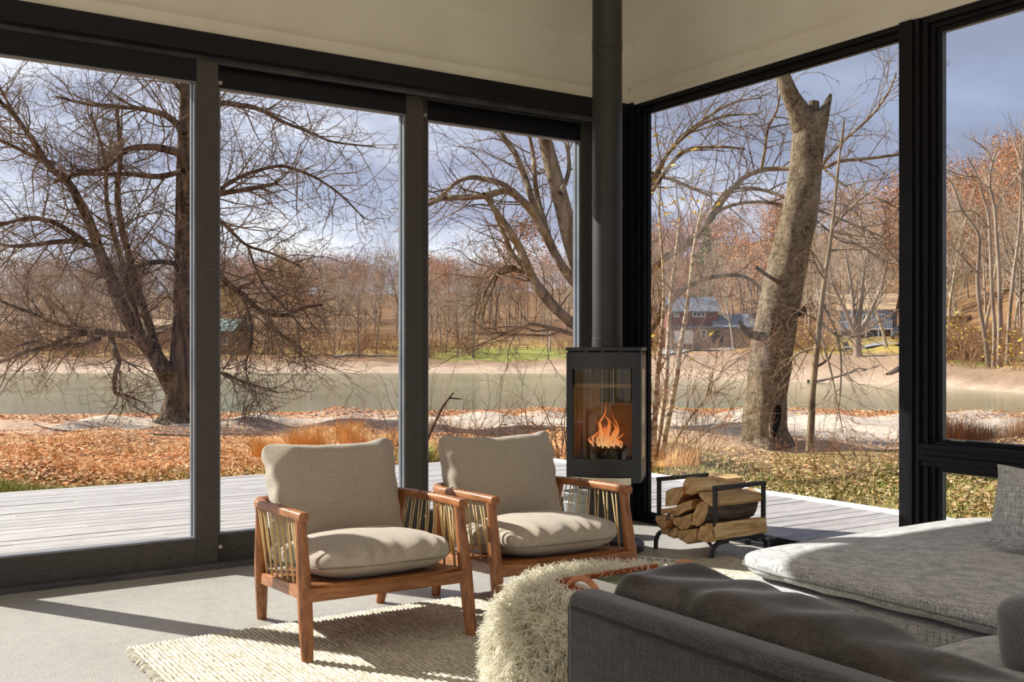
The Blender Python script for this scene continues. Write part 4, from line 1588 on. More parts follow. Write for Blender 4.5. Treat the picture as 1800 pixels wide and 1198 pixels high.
# bring the lip onto the bark surface by shooting at it
from mathutils.bvhtree import BVHTree
bv = BVHTree.FromPolygons([Vector(v) for v in mb.v], [f for f in mb.f])
eye = Vector((0, 0, EYE)) - Vector(base)
lip2 = []
for p in lip:
    hit = bv.ray_cast(eye, (Vector(p) - eye).normalized())
    lip2.append(np.array(hit[0]) if hit[0] is not None else p - fw3 * .5)
lip2 = np.array(lip2)
cc = lip2.mean(axis=0)
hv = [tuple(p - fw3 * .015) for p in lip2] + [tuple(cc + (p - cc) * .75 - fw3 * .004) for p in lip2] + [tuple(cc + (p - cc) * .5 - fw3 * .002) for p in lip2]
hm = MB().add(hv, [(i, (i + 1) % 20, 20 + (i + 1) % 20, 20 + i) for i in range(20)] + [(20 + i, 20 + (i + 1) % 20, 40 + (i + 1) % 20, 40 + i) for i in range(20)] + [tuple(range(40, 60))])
ho = hm.build('hollow', 'hollow_shade', root)
ho['label'] = 'dark hollow in the trunk'
hl = MB().tube([tuple(p - fw3 * .02) for p in lip2], .035, 6, closed=True)
hl.build('hollow_lip', 'bark_plane', root, smooth=True)
# forked stub and snag on top
sb = traced([(1415, 225, 24), (1405, 198, 20), (1393, 175, 16), (1384, 155, 14), (1377, 132, 12), (1368, 100, 10), (1360, 60, 8)], DB, -.2)
V, Q = tubes([rel(sb)], 14)
V = wrinkle(V, .02, 5)
link('limb', fast_mesh('limb', V, Q), 'bark_plane', root, smooth=True)
sb = traced([(1428, 212, 9), (1430, 194, 10), (1431, 178, 8.5)], DB, 0)
V, Q = tubes([rel(sb)], 8)
link('snag', fast_mesh('snag', V, Q), 'bark_dark', root)
for pl_ in ([(1345, 592, 9), (1322, 588, 8), (1310, 580, 6), (1300, 566, 3)], [(1378, 500, 4), (1352, 486, 3.5), (1330, 470, 3)], [(1408, 552, 6), (1413, 546, 5), (1414, 540, 2)]):
    sb = traced(pl_, DB - .25, -.3)
    V, Q = tubes([rel(sb)], 7)
    link('branch_stub', fast_mesh('branch_stub', V, Q), 'bark_dark', root, smooth=True)

# ---- sapling right of the broken tree
g = np.random.default_rng(15)
DS = 16.8
root = thing('sapling', 'slender young leafless tree standing right of the broken trunk', 'tree', tuple(P(1424, 790, DS)))
base = np.array(root.location)
trunk = traced([(1423, 792, 7), (1426, 740, 6.5), (1428, 690, 6), (1434, 630, 5.5), (1440, 570, 5), (1447, 510, 4.5), (1456, 450, 3.8), (1464, 390, 3.2), (1470, 330, 2.6), (1476, 270, 2), (1484, 210, 1.4)], DS, 0)
limbs = [traced(a, DS, d_, 3) for a, d_ in (
    ([(1442, 565, 3), (1470, 588, 2.4), (1500, 592, 1.8), (1530, 580, 1)], -.5), ([(1436, 610, 2.4), (1400, 622, 2), (1385, 640, 1.2)], .3),
    ([(1450, 490, 2.6), (1436, 470, 2.2), (1425, 440, 1.6)], -.4), ([(1440, 580, 2.2), (1460, 650, 1.8), (1470, 700, 1.5), (1482, 760, 1)], -.6),
    ([(1445, 530, 2.2), (1475, 600, 1.8), (1478, 680, 1.4), (1470, 740, .9)], -.3), ([(1464, 400, 2.2), (1500, 360, 1.8), (1540, 330, 1)], -.4))]
b1, b2 = [], []
for lb in limbs + [trunk]:
    b1 += sprout(g, lb, 9, .2, .3, .8, 6, .2, (0, 0, -.02), .55, .006, Lfix=.9)
for lb in b1:
    b2 += sprout(g, lb, 3, .2, .6, .8, 4, .22, (0, 0, -.05), .6, .004)
tree_parts(root, rel(trunk), [rel(l) for l in limbs], [([rel(x) for x in b1], 3), ([rel(x) for x in b2], 3)], 'bark_grey', 'twig_brown', (10, 6, 3))

# ---- birch clump right of the stove, with a few yellow leaves left
g = np.random.default_rng(33)
DH = 13.2
root = thing('birch_clump', 'clump of thin pale birch stems with a few yellow leaves, right of the wood stove', 'tree', tuple(P(1162, 832, DH)))
base = np.array(root.location)
stems = [traced(a, DH, d_, 3) for a, d_ in (
    ([(1152, 836, 5.5), (1150, 780, 5), (1152, 720, 4.6), (1157, 650, 4.2), (1163, 590, 3.8), (1167, 530, 3.2), (1166, 470, 2.6), (1160, 400, 2), (1158, 330, 1.4)], .3),
    ([(1158, 836, 6), (1166, 780, 5.5), (1178, 720, 5), (1188, 670, 4.6), (1196, 610, 4.2), (1206, 550, 3.6), (1214, 490, 3), (1222, 420, 2.4), (1238, 350, 1.6)], -.3),
    ([(1156, 836, 5), (1160, 760, 4.6), (1170, 680, 4.4), (1174, 610, 4), (1178, 540, 3.4), (1186, 460, 2.6), (1196, 380, 1.8)], .6),
    ([(1150, 838, 4), (1143, 760, 3.6), (1139, 680, 3.2), (1142, 600, 2.6), (1148, 500, 2)], .2),
    ([(1166, 836, 2.4), (1182, 786, 2), (1210, 740, 1.7), (1240, 700, 1.4), (1262, 660, 1.1), (1290, 620, .8)], -.5),
    ([(1168, 836, 2), (1200, 795, 1.6), (1250, 752, 1.3), (1290, 740, .8)], -.7))]
limbs = stems[1:]
b1, b2, b3 = [], [], []
for lb in stems:
    b1 += sprout(g, lb, 13, .18, .3, .65, 6, .16, (0, 0, .03), .5, .0045, Lfix=.95, rmax=.007)
for lb in b1:
    b2 += sprout(g, lb, 4, .2, .6, .7, 4, .2, (0, 0, .01), .6, .0036)
for lb in b2:
    b3 += sprout(g, lb, 2, .3, .7, .7, 4, .2, (0, 0, .0), .6, .003)
tree_parts(root, rel(stems[0]), [rel(l) for l in limbs], [([rel(x) for x in b1], 3), ([rel(x) for x in b2], 3), ([rel(x) for x in b3], 3)], 'bark_birch', 'twig_red', (9, 8, 3), trunk_name='stem')
lv = MB().add([(0, 0, 0), (.22, .28, .05), (.10, .62, .03), (0, 1, -.05), (-.10, .62, .03), (-.22, .28, .05), (0, .5, -.02)], [(0, 1, 6), (1, 2, 6), (2, 3, 6), (3, 4, 6), (4, 5, 6), (5, 0, 6)])
leaf0 = lv.build('leaf', 'leaf_yellow', root)
spots = [(1196, 266), (1217, 263), (1150, 275), (1180, 280), (1186, 290), (1162, 300), (1228, 292), (1215, 265), (1232, 330), (1190, 352), (1170, 365), (1160, 360), (1198, 372), (1212, 348), (1226, 356), (1204, 352), (1266, 356), (1247, 362), (1218, 376), (1158, 392), (1178, 394), (1210, 360), (1185, 345), (1140, 270), (1152, 318), (1170, 462), (1206, 470), (1158, 468), (1142, 592), (1205, 614), (1212, 634), (1246, 590), (1204, 660), (1202, 715), (1150, 256), (1230, 300), (1148, 240), (1188, 256), (1208, 240), (1166, 376), (1180, 360), (1190, 388), (1252, 370), (1258, 340), (1176, 330), (1146, 340)]
for k, (x, y) in enumerate(spots):
    o = leaf0 if k == 0 else leaf0.copy()
    if k:
        COL.objects.link(o)
    o.location = Vector(P(x, y, DH + R.uniform(-.3, .3))) - Vector(base)
    sc = R.uniform(.075, .115)
    o.scale = (sc, sc, sc)
    o.rotation_euler = (R.uniform(-1, 1), R.uniform(-1, 1), R.uniform(0, 6.28))

# ---- twiggy shrubs and dead branches between the deck and the shore
def shrub(name, label, cat, px, py, z, h, n, spread, seed, mat_='twig_brown', w_=.008, group=None):
    g = np.random.default_rng(seed)
    p = onZ(px, py, z)
    u = FW[0] * p.x + FW[1] * p.y; v = RT[0] * p.x + RT[1] * p.y
    zz = float(land(u, v))
    root = thing(name, label, cat, (p.x, p.y, zz - .03), group=group)
    st, t1, t2 = [], [], []
    for k in range(n):
        a = g.random() * 2 * PI
        rr = spread * math.sqrt(g.random()) * .5
        d = (math.cos(a) * .55, math.sin(a) * .55, 1)
        st.append(branch(g, (math.cos(a) * rr, math.sin(a) * rr, 0), d, h * (.5 + .7 * g.random()), w_, w_ * .3, 7, .16, (0, 0, 0)))
    for lb in st:
        t1 += sprout(g, lb, 4, .25, .4, .7, 5, .2, (0, 0, 0), .6, w_ * .35)
    for lb in t1:
        t2 += sprout(g, lb, 2, .25, .6, .7, 4, .2, (0, 0, 0), .6, w_ * .28)
    V, Q = tubes(st, 5)
    link('stems', fast_mesh('stems', V, Q), mat_, root, smooth=True, kind='stuff')
    V, Q = join_arrays([tubes(t1, 3), tubes(t2, 3)])
    link('twigs', fast_mesh('twigs', V, Q), mat_, root, smooth=True, kind='stuff')
    return root


shrub('bare_shrub', 'sparse bare shrub behind the rear armchair cushion', 'shrub', 870, 795, -.36, 1.3, 14, 2.6, 2)
shrub('bare_shrub', 'tangled bare shrub just left of the wood stove', 'shrub', 978, 798, -.36, 1.15, 16, 1.2, 3, w_=.012)
shrub('bare_shrub', 'low bare shrub right of the middle door post', 'shrub', 765, 792, -.36, .9, 16, 1.6, 4)
shrub('bare_shrub', 'bare shrub left of the middle door post', 'shrub', 672, 785, -.38, .9, 16, 1.4, 6, 'twig_red')
shrub('bare_shrub', 'reddish bare shrub beside the foot of the birch clump', 'shrub', 1200, 800, -.40, .7, 16, 1.2, 7, 'twig_red')
shrub('bare_shrub', 'low bare shrub at the foot of the sapling', 'shrub', 1412, 800, -.42, .65, 22, 1.6, 8, 'twig_red')
shrub('bare_shrub', 'small bare bush on the slope left of the right window post', 'shrub', 1530, 815, -.36, .62, 18, .7, 9, 'twig_red')
shrub('bare_shrub', 'thin bare shrub left of the broken trunk', 'shrub', 1268, 775, -.48, 1.0, 9, 1.6, 10)
shrub('bare_shrub', 'bare root tangle on the bank right of the leftmost door post', 'shrub', 400, 745, -.62, .8, 14, 1.4, 12, w_=.016)

bm_ = traced([(742, 800, 3.2), (752, 770, 3), (768, 735, 2.8), (780, 712, 2.2), (797, 690, 1.4)], 15.5, -.4)
bs = traced([(790, 699, 1.6), (800, 700, 1.3), (812, 701, .8)], 15.15, 0)
V, Q = tubes([bm_, bs][:1], 7)
V2, Q2 = tubes([bs], 5)
V, Q = join_arrays([(V, Q), (V2, Q2)])
o = link('dead_branch', fast_mesh('dead_branch', V, Q), 'bark_dark', smooth=True)
tag(o, 'dark dead branch sticking up beside the middle door post', 'branch')
bm_ = traced([(395, 770, 1), (350, 765, 2.4), (120, 757, 2), (60, 745, 1.4)][1:], 19.5, 3.0)
V, Q = tubes([bm_], 6)
o = link('dead_branch', fast_mesh('dead_branch', V, Q), 'bark_dark', smooth=True)
tag(o, 'long thin dead branch lying on the leaf covered shore', 'branch')


def tuft(label, px, py, z, n, rad_, h, material, seed, w_=.007):
    g = np.random.default_rng(seed)
    p = onZ(px, py, z)
    u = FW[0] * p.x + FW[1] * p.y; v = RT[0] * p.x + RT[1] * p.y
    a = g.random(n) * 2 * PI; r = rad_ * np.sqrt(g.random(n))
    x, y = p.x + r * np.cos(a), p.y + r * np.sin(a)
    zz = land(FW[0] * x + FW[1] * y, RT[0] * x + RT[1] * y)
    o = blades('grass_tuft', np.stack([x, y, zz - .02], -1), h, w_, material, label, 'grass', .9, seed, kind=None)
    return o


tuft('straw coloured ornamental grass left of the front armchair cushion', 505, 782, -.44, 1100, .6, .36, 'grass_straw', 31)
tuft('orange ornamental grass clump behind the front armchair cushion', 572, 785, -.44, 1700, .62, .46, 'grass_straw', 32)
tuft('straw grass clump left of the middle door post', 655, 800, -.40, 700, .5, .34, 'grass_straw', 33)
tuft('green blades of grass behind the rear armchair, by the middle door post', 768, 822, -.32, 420, .28, .34, 'grass_green', 34, .02)
tuft('wide brown grass clump outside the opening window', 1745, 772, -.45, 5200, 1.25, .55, 'grass_brown', 35)
tuft('brown grass clump outside the opening window, nearer the post', 1672, 768, -.50, 1800, .8, .34, 'grass_brown', 36)
tuft('dry grass round the foot of the birch clump', 1150, 832, -.34, 1200, .55, .3, 'grass_straw', 37)
# ------------------------------------------------------------------ the wood across the lake
def tree_arrays(seed, H=13.0, lod=0, crown=.45, up=.06, straight=.05):
    """V, Q of a bare tree of height H at the origin, plus twig ends for leaves"""
    g = np.random.default_rng(seed)
    r0 = H * .0125
    trunk = branch(g, (0, 0, -.3), (g.normal(0, .05), g.normal(0, .05), 1), H * .92, r0, r0 * .2, 8, straight, (0, 0, .02))
    l1 = sprout(g, trunk, (20, 12)[lod], .28, crown, .75, 6, .14, (0, 0, up), .5, .022, tip=.3)
    l2, l3 = [], []
    for b in l1:
        l2 += sprout(g, b, (5, 4)[lod], .2, .5, .65, 4, .16, (0, 0, up), .6, .016)
    if lod == 0:
        for b in l2:
            l3 += sprout(g, b, 3, .25, .6, .6, 3, .16, (0, 0, up), .6, .012)
    arr = [tubes([trunk], 6 if lod == 0 else 4), tubes(l1, 3), tubes(l2, 3)]
    if l3:
        arr.append(tubes(l3, 3))
    V, Q = join_arrays(arr)
    tips = np.array([b[0][k] for b in (l3 or l2) for k in (-1, -2)] + [b[0][-1] for b in l1])
    return V, Q, tips


def leaf_arrays(tips, n, size, seed, sag=.5):
    g = np.random.default_rng(seed)
    c = tips[g.integers(0, len(tips), n)] + g.normal(0, sag, (n, 3))
    a = nrm_rows(g.normal(0, 1, (n, 3)))
    b = nrm_rows(np.cross(a, g.normal(0, 1, (n, 3))))
    s_ = (size * (.6 + .8 * g.random(n)))[:, None]
    V = np.stack([c - a * s_, c - b * s_ * .6, c + a * s_, c + b * s_ * .6], 1)
    return V.reshape(-1, 3), np.arange(n * 4).reshape(-1, 4)


def nrm_rows(v):
    return v / (np.linalg.norm(v, axis=1, keepdims=True) + 1e-9)


def far_proto(name, seed, H, bark, leaf=None, nleaf=0, lsize=.22, **kw):
    V, Q, tips = tree_arrays(seed, H, **kw)
    nb = len(Q)
    if leaf:
        LV, LQ = leaf_arrays(tips, nleaf, lsize, seed)
        V, Q = join_arrays([(V, Q), (LV, LQ)])
    me = fast_mesh(name, V, Q)
    me.materials.append(M[bark])
    if leaf:
        me.materials.append(M[leaf])
        idx = np.zeros(len(Q), dtype=np.int32)
        idx[nb:] = 1
        me.polygons.foreach_set('material_index', idx)
    return me


bare = [far_proto('bare_tree', 100 + k, 13, ('bark_far', 'bark_far_pale')[k % 2], straight=.05 + .03 * (k % 3)) for k in range(7)]
rust = [far_proto('rust_tree', 120 + k, 13, 'bark_far', 'leaf_rust', 2400, .11) for k in range(4)]
gold = far_proto('yellow_tree', 131, 13, 'bark_far', 'leaf_gold', 2400, .12, crown=.3)

g = np.random.default_rng(77)
clear = [(.13, .235, 60, 113), (.305, .385, 60, 122), (-.03, .055, 60, 150), (-.295, -.265, 60, 127)]   # sight lines to houses and lawns


def blocked(s, u):
    return any(a < s < b and u0 < u < u1 for a, b, u0, u1 in clear)


far_list = []
tries = 0
while len(far_list) < 215 and tries < 6000:
    tries += 1
    s = g.uniform(-.60, .60)
    uf_ = float(far_u(s))
    W = .27 + 1.25 * g.random() ** 1.6
    if s > .2:
        W += .16
    u = uf_ * (1 + W)
    if blocked(s, u) and g.random() > .10:
        continue
    if any(abs(s - a) * u < 1.6 and abs(u - b) < 2.5 for a, b in far_list):
        continue
    far_list.append((s, u))
far_obj = []
for k, (s, u) in enumerate(far_list):
    v = s * u
    x, y = UV(u, v)
    z = float(land(u, v))
    W = u / float(far_u(s)) - 1
    pr = (.04 + .42 * sstep(W, .6, 1.3)) * (1.2 if s > .05 else .8)
    isr = g.random() < pr
    me = rust[g.integers(len(rust))] if isr else bare[g.integers(len(bare))]
    o = bpy.data.objects.new('rust_tree' if isr else 'bare_tree', me)
    COL.objects.link(o)
    o.location = (x, y, z)
    o.rotation_euler = (0, 0, g.uniform(0, 6.28))
    sc = g.uniform(.65, 1.05) * (1.0 if s < .2 else 1.05)
    o.scale = (sc * g.uniform(.8, 1.1), sc * g.uniform(.8, 1.1), sc)
    far_obj.append((o, isr, s, u, W, sc))
panes = (('the leftmost door', -10, 345), ('the middle door', 384, 700), ('the third door', 746, 1000), ('the tall window', 1135, 1587), ('the right window', 1648, 1800))


def nth(k):
    return '%d%s' % (k, 'th' if 10 < k % 100 < 14 else {1: 'st', 2: 'nd', 3: 'rd'}.get(k % 10, 'th'))


counts = {}
for o, isr, s, u, W, sc in sorted(far_obj, key=lambda t: t[2]):
    px = 900 + FPX * s
    pane = next((n_ for n_, a, b in panes if a <= px <= b), None)
    kind_ = 'rusty' if isr else 'bare'
    row = 'front row' if W < .48 else ('second row' if W < .75 else 'back row')
    if s > .2:
        row = 'front row' if W < .62 else ('second row' if W < .9 else 'back row')
    if pane:
        c = counts[(kind_, row, pane)] = counts.get((kind_, row, pane), 0) + 1
        lab = '%s tree, %s of the far wood, %s from left through %s' % (kind_, row, nth(c), pane)
    else:
        post = next((n_ for n_, b in (('the frame edge', 0), ('the first door post', 384), ('the second door post', 746), ('the stove corner post', 1136), ('the window post', 1649), ('the right frame edge', 9e9)) if px < b))
        c = counts[(kind_, row, post)] = counts.get((kind_, row, post), 0) + 1
        lab = '%s tree, %s of the far wood, %s from left behind %s' % (kind_, row, nth(c), post)
    tag(o, lab, 'tree', 'trees of the wood across the lake')


def place_far(me, name, label, px, u, sc, wide=1.0, dz=0):
    s = (px - 900) / FPX
    v = s * u
    x, y = UV(u, v)
    o = bpy.data.objects.new(name, me)
    COL.objects.link(o)
    o.location = (x, y, float(land(u, v)) + dz)
    o.scale = (sc * wide, sc * wide, sc)
    return tag(o, label, 'tree')


place_far(gold, 'yellow_tree', 'tall yellow-leaved tree in the wood across the lake, seen through the middle door', 500, 150, 1.05, .8)
place_far(gold, 'yellow_tree', 'yellow-leaved tree just right of the leftmost door post, behind the brown house', 400, 160, .75, 1.0)
place_far(rust[1], 'rust_tree', 'broad rust-leaved tree across the lake, left of the corner post', 870, 190, 1.5, 1.3)
# dark green pine on the skyline
g = np.random.default_rng(3)
pn = [tubes([branch(g, (0, 0, -.3), (0, 0, 1), 14, .2, .05, 6, .01, (0, 0, 0))], 6)]
tp = []
for k in range(150):
    h_ = 3.5 + 10.5 * g.random()
    a = g.random() * 6.28
    L = (14.6 - h_) * .33 * (.6 + .5 * g.random())
    br = branch(g, (0, 0, h_), (math.cos(a), math.sin(a), .15), L, .04, .015, 4, .08, (0, 0, 0))
    pn.append(tubes([br], 3))
    tp += list(br[0][1:])
V, Q = join_arrays(pn)
nb = len(Q)
LV, LQ = leaf_arrays(np.array(tp), 3600, .20, 4, sag=.22)
V, Q = join_arrays([(V, Q), (LV, LQ)])
me = fast_mesh('pine_tree', V, Q)
me.materials.append(M['bark_far']); me.materials.append(M['leaf_green'])
ix = np.zeros(len(Q), dtype=np.int32); ix[nb:] = 1
me.polygons.foreach_set('material_index', ix)
place_far(me, 'pine_tree', 'green pine rising behind the birch clump on the far skyline', 1243, 165, 1.05)

# the mass of the wood further up the hill
g = np.random.default_rng(9)
protos = [tree_arrays(200 + k, 13, lod=1, crown=.4) for k in range(6)]
Vs, Qs, off, LVs, off2 = [], [], 0, [], 0
for k in range(720):
    s = g.uniform(-.68, .68)
    uf_ = float(far_u(s))
    W = .95 + 2.9 * g.random() ** 1.25
    u = uf_ * (1 + W)
    if u > 480 or blocked(s, u):
        continue
    x, y = UV(u, s * u)
    z = float(land(u, s * u))
    V, Q, tips = protos[g.integers(6)]
    a = g.uniform(0, 6.28)
    sc = g.uniform(.7, 1.1)
    ca_, sa_ = math.cos(a) * sc * 1.15, math.sin(a) * sc * 1.15
    X = np.stack([V[:, 0] * ca_ - V[:, 1] * sa_ + x, V[:, 0] * sa_ + V[:, 1] * ca_ + y, V[:, 2] * sc + z], -1)
    Vs.append(X); Qs.append(Q + off); off += len(X)
    if g.random() < np.clip((W - .6) * .30 + (.18 if s > 0 else 0), .1, .72):
        T = np.stack([tips[:, 0] * ca_ - tips[:, 1] * sa_ + x, tips[:, 0] * sa_ + tips[:, 1] * ca_ + y, tips[:, 2] * sc + z], -1)
        lv_, _ = leaf_arrays(T, 380, .185, int(g.integers(1 << 30)), sag=.7)
        LVs.append(lv_)
o = link('hillside_wood', fast_mesh('hillside_wood', np.concatenate(Vs), np.concatenate(Qs)), 'bark_far')
tag(o, 'dense bare wood covering the hill across the lake', 'woods', kind='stuff')
LV = np.concatenate(LVs)
o = link('hillside_foliage', fast_mesh('hillside_foliage', LV, np.arange(len(LV)).reshape(-1, 4)), 'leaf_rust')
tag(o, 'rust coloured foliage in the tree tops of the far hill', 'foliage', kind='stuff')

# brush along the foot of the wood
Vs, Qs, off, LVs = [], [], 0, []
br_protos = []
for k in range(5):
    gg = np.random.default_rng(300 + k)
    st = [branch(gg, (gg.normal(0, .5), gg.normal(0, .5), 0), (gg.normal(0, .6), gg.normal(0, .6), 1), 1.6 + 1.4 * gg.random(), .022, .01, 4, .16, (0, 0, 0)) for _ in range(13)]
    tw = []
    for b in st:
        tw += sprout(gg, b, 3, .3, .5, .7, 3, .2, (0, 0, 0), .6, .010)
    V, Q = join_arrays([tubes(st, 3), tubes(tw, 3)])
    br_protos.append((V, Q, np.array([b[0][-1] for b in tw])))
for k in range(480):
    s = g.uniform(-.62, .62)
    uf_ = float(far_u(s))
    W = g.uniform(.27, .50) if s < .2 else g.uniform(.14, .45)
    u = uf_ * (1 + W)
    if blocked(s, u) and g.random() > .12:
        continue
    x, y = UV(u, s * u); z = float(land(u, s * u))
    V, Q, tips = br_protos[g.integers(5)]
    a = g.uniform(0, 6.28); sc = g.uniform(.6, 1.25)
    ca_, sa_ = math.cos(a) * sc, math.sin(a) * sc
    Vs.append(np.stack([V[:, 0] * ca_ - V[:, 1] * sa_ + x, V[:, 0] * sa_ + V[:, 1] * ca_ + y, V[:, 2] * sc + z], -1))
    Qs.append(Q + off); off += len(V)
    if g.random() < .11:
        T = np.stack([tips[:, 0] * ca_ - tips[:, 1] * sa_ + x, tips[:, 0] * sa_ + tips[:, 1] * ca_ + y, tips[:, 2] * sc + z], -1)
        LVs.append(leaf_arrays(T, 70, .12, int(g.integers(1 << 30)), sag=.3)[0])
o = link('undergrowth', fast_mesh('undergrowth', np.concatenate(Vs), np.concatenate(Qs)), 'twig_red')
tag(o, 'brown brush along the foot of the wood across the lake', 'undergrowth', kind='stuff')
LV = np.concatenate(LVs)
o = link('undergrowth', fast_mesh('undergrowth', LV, np.arange(len(LV)).reshape(-1, 4)), 'leaf_gold')
tag(o, 'yellowing leaves left on the brush across the lake', 'undergrowth', kind='stuff')

# spreading tree on the far lawn and the twisted trees at the right end
def far_traced(name, label, trunk_px, limb_px, d, seed, n1=9, bark='bark_far', mat2='bark_far'):
    g = np.random.default_rng(seed)
    root = thing(name, label, 'tree', tuple(P(trunk_px[0][0], trunk_px[0][1], d)))
    base = np.array(root.location)
    thin = .62
    trunk_px = [(a, b_, c * thin) for a, b_, c in trunk_px]
    limb_px = [[(a, b_, c * thin) for a, b_, c in l] for l in limb_px]
    tr = traced(trunk_px, d, 0)
    lm = [traced(a, d, g.normal(0, 1.0), k + seed) for k, a in enumerate(limb_px)]
    b1, b2 = [], []
    for lb in lm + [(tr[0][len(tr[0]) // 2:], tr[1][len(tr[0]) // 2:])]:
        b1 += sprout(g, lb, n1, .15, .35, .7, 5, .18, (0, 0, .03), .5, .016)
    for lb in b1:
        b2 += sprout(g, lb, 3, .2, .55, .7, 4, .18, (0, 0, .0), .6, .011)
    rl = lambda t: (t[0] - base, t[1])
    tree_parts(root, rl(tr), [rl(l) for l in lm], [([rl(x) for x in b1], 3), ([rl(x) for x in b2], 3)], bark, mat2, (9, 6, 3))
    return root


far_traced('spreading_tree', 'many-limbed spreading bare tree on the far lawn before the blue house',
           [(1509, 634, 16), (1508, 622, 12), (1507, 605, 11), (1506, 588, 11)],
           [[(1505, 592, 7), (1492, 560, 6), (1478, 530, 5), (1464, 500, 3.5), (1458, 470, 2)], [(1506, 590, 7), (1500, 545, 6), (1496, 500, 4.5), (1488, 455, 3), (1486, 430, 2)],
            [(1507, 590, 7), (1513, 540, 6), (1517, 495, 4.5), (1522, 450, 3), (1530, 425, 2)], [(1508, 592, 7), (1526, 556, 6), (1540, 525, 5), (1552, 490, 3.5), (1560, 460, 2)],
            [(1507, 594, 5), (1530, 575, 4.5), (1552, 560, 3.5), (1575, 545, 2)], [(1505, 594, 5), (1482, 575, 4.5), (1464, 556, 3.5), (1448, 540, 2)]], 76, 41, 12)
rt = [([(1738, 645, 7), (1730, 585, 6), (1722, 540, 5.5), (1718, 490, 5), (1721, 420, 4.5), (1704, 386, 4), (1690, 369, 4), (1680, 340, 3.5), (1670, 318, 3), (1652, 307, 2), (1640, 300, 1)],
       [[(1690, 369, 2.5), (1668, 372, 2), (1648, 366, 1.4)], [(1718, 480, 3), (1690, 450, 2.6), (1662, 420, 2), (1648, 400, 1.4)]], 'twisted bare tree just right of the window post across the water'),
      ([(1746, 645, 6), (1748, 585, 5.5), (1744, 520, 5), (1741, 440, 4.5), (1738, 382, 4), (1730, 352, 3.6), (1722, 324, 3.2), (1717, 308, 2.8), (1708, 290, 2.4), (1700, 276, 1.6)],
       [[(1717, 312, 2.4), (1690, 308, 2), (1665, 298, 1.8), (1648, 292, 1.2)], [(1738, 400, 2.6), (1712, 372, 2), (1690, 372, 1.4)]], 'slim forked bare tree in the middle of the right window'),
      ([(1756, 645, 7), (1757, 560, 6), (1756, 480, 5.5), (1752, 420, 5), (1749, 372, 4.5), (1744, 344, 4), (1740, 328, 3.6), (1741, 304, 3.2), (1745, 284, 2.8), (1752, 262, 2), (1757, 245, 1.2)],
       [[(1744, 284, 2.6), (1734, 264, 2.2), (1720, 252, 1.8), (1706, 244, 1.2)], [(1740, 330, 2.4), (1715, 318, 2), (1680, 310, 1.6), (1650, 296, 1.2)], [(1751, 372, 3), (1760, 348, 3), (1780, 320, 2.4), (1796, 296, 1.8), (1815, 270, 1)]], 'tallest twisted bare tree in the right window'),
      ([(1770, 645, 6), (1774, 560, 5.5), (1782, 480, 5), (1790, 420, 4), (1794, 360, 3.4), (1796, 300, 2.6), (1800, 240, 2)],
       [[(1782, 480, 3), (1768, 440, 2.6), (1758, 400, 2)], [(1796, 300, 2), (1788, 270, 1.6), (1778, 240, 1)]], 'bare tree near the right edge of the right window'),
      ([(1798, 655, 7), (1802, 560, 6), (1806, 460, 5), (1800, 380, 4), (1798, 300, 3), (1792, 230, 2)], [[(1804, 480, 3), (1780, 440, 2.4), (1768, 410, 1.6)]], 'bare tree cut by the right edge of the picture')]
for k, (tp_, lp_, lab) in enumerate(rt):
    far_traced('twisted_tree', lab, tp_, lp_, 64 + k * .8, 60 + k, 8)


# ------------------------------------------------------------------ houses and small things across the lake
def far_frame(px, u):
    s = (px - 900) / FPX
    x, y = UV(u, s * u)
    return (x, y, float(land(u, s * u)) - .1), u / FPX


def gable(mb, x0, x1, y0, y1, z0, z1, over=.3, th=.14):
    """gable roof, ridge along x"""
    ym = (y0 + y1) / 2
    for sgn, yo in ((1, y0 - over), (-1, y1 + over)):
        a = [(x0 - over, yo, z0), (x1 + over, yo, z0), (x1 + over, ym, z1), (x0 - over, ym, z1)]
        b = [(p[0], p[1], p[2] + th) for p in a]
        mb.add(a + b, [(0, 1, 2, 3), (7, 6, 5, 4), (0, 4, 5, 1), (1, 5, 6, 2), (2, 6, 7, 3), (3, 7, 4, 0)])
    return mb


def house_window(parent, x0, x1, z0, z1, y, cross=1):
    mb = MB()
    t = .09
    mb.box(x0, x1, y - .08, y + .02, z0, z0 + t).box(x0, x1, y - .08, y + .02, z1 - t, z1).box(x0, x0 + t, y - .08, y + .02, z0, z1).box(x1 - t, x1, y - .08, y + .02, z0, z1)
    for c in range(1, cross + 1):
        xm = x0 + (x1 - x0) * c / (cross + 1)
        mb.box(xm - t / 3, xm + t / 3, y - .07, y + .02, z0, z1)
    f = mb.build('window', 'house_trim', parent)
    MB().box(x0 + t, x1 - t, y - .03, y + .01, z0 + t, z1 - t).build('pane', 'house_pane', f)
    return f


def gable_wall(mb, x, y0, y1, z0, z1, th=.15):
    ym = (y0 + y1) / 2
    a = [(x - th, y0, z0), (x - th, y1, z0), (x - th, ym, z1)]
    b = [(x, p[1], p[2]) for p in a]
    mb.add(a + b, [(0, 1, 2), (5, 4, 3), (0, 3, 4, 1), (1, 4, 5, 2), (2, 5, 3, 0)])


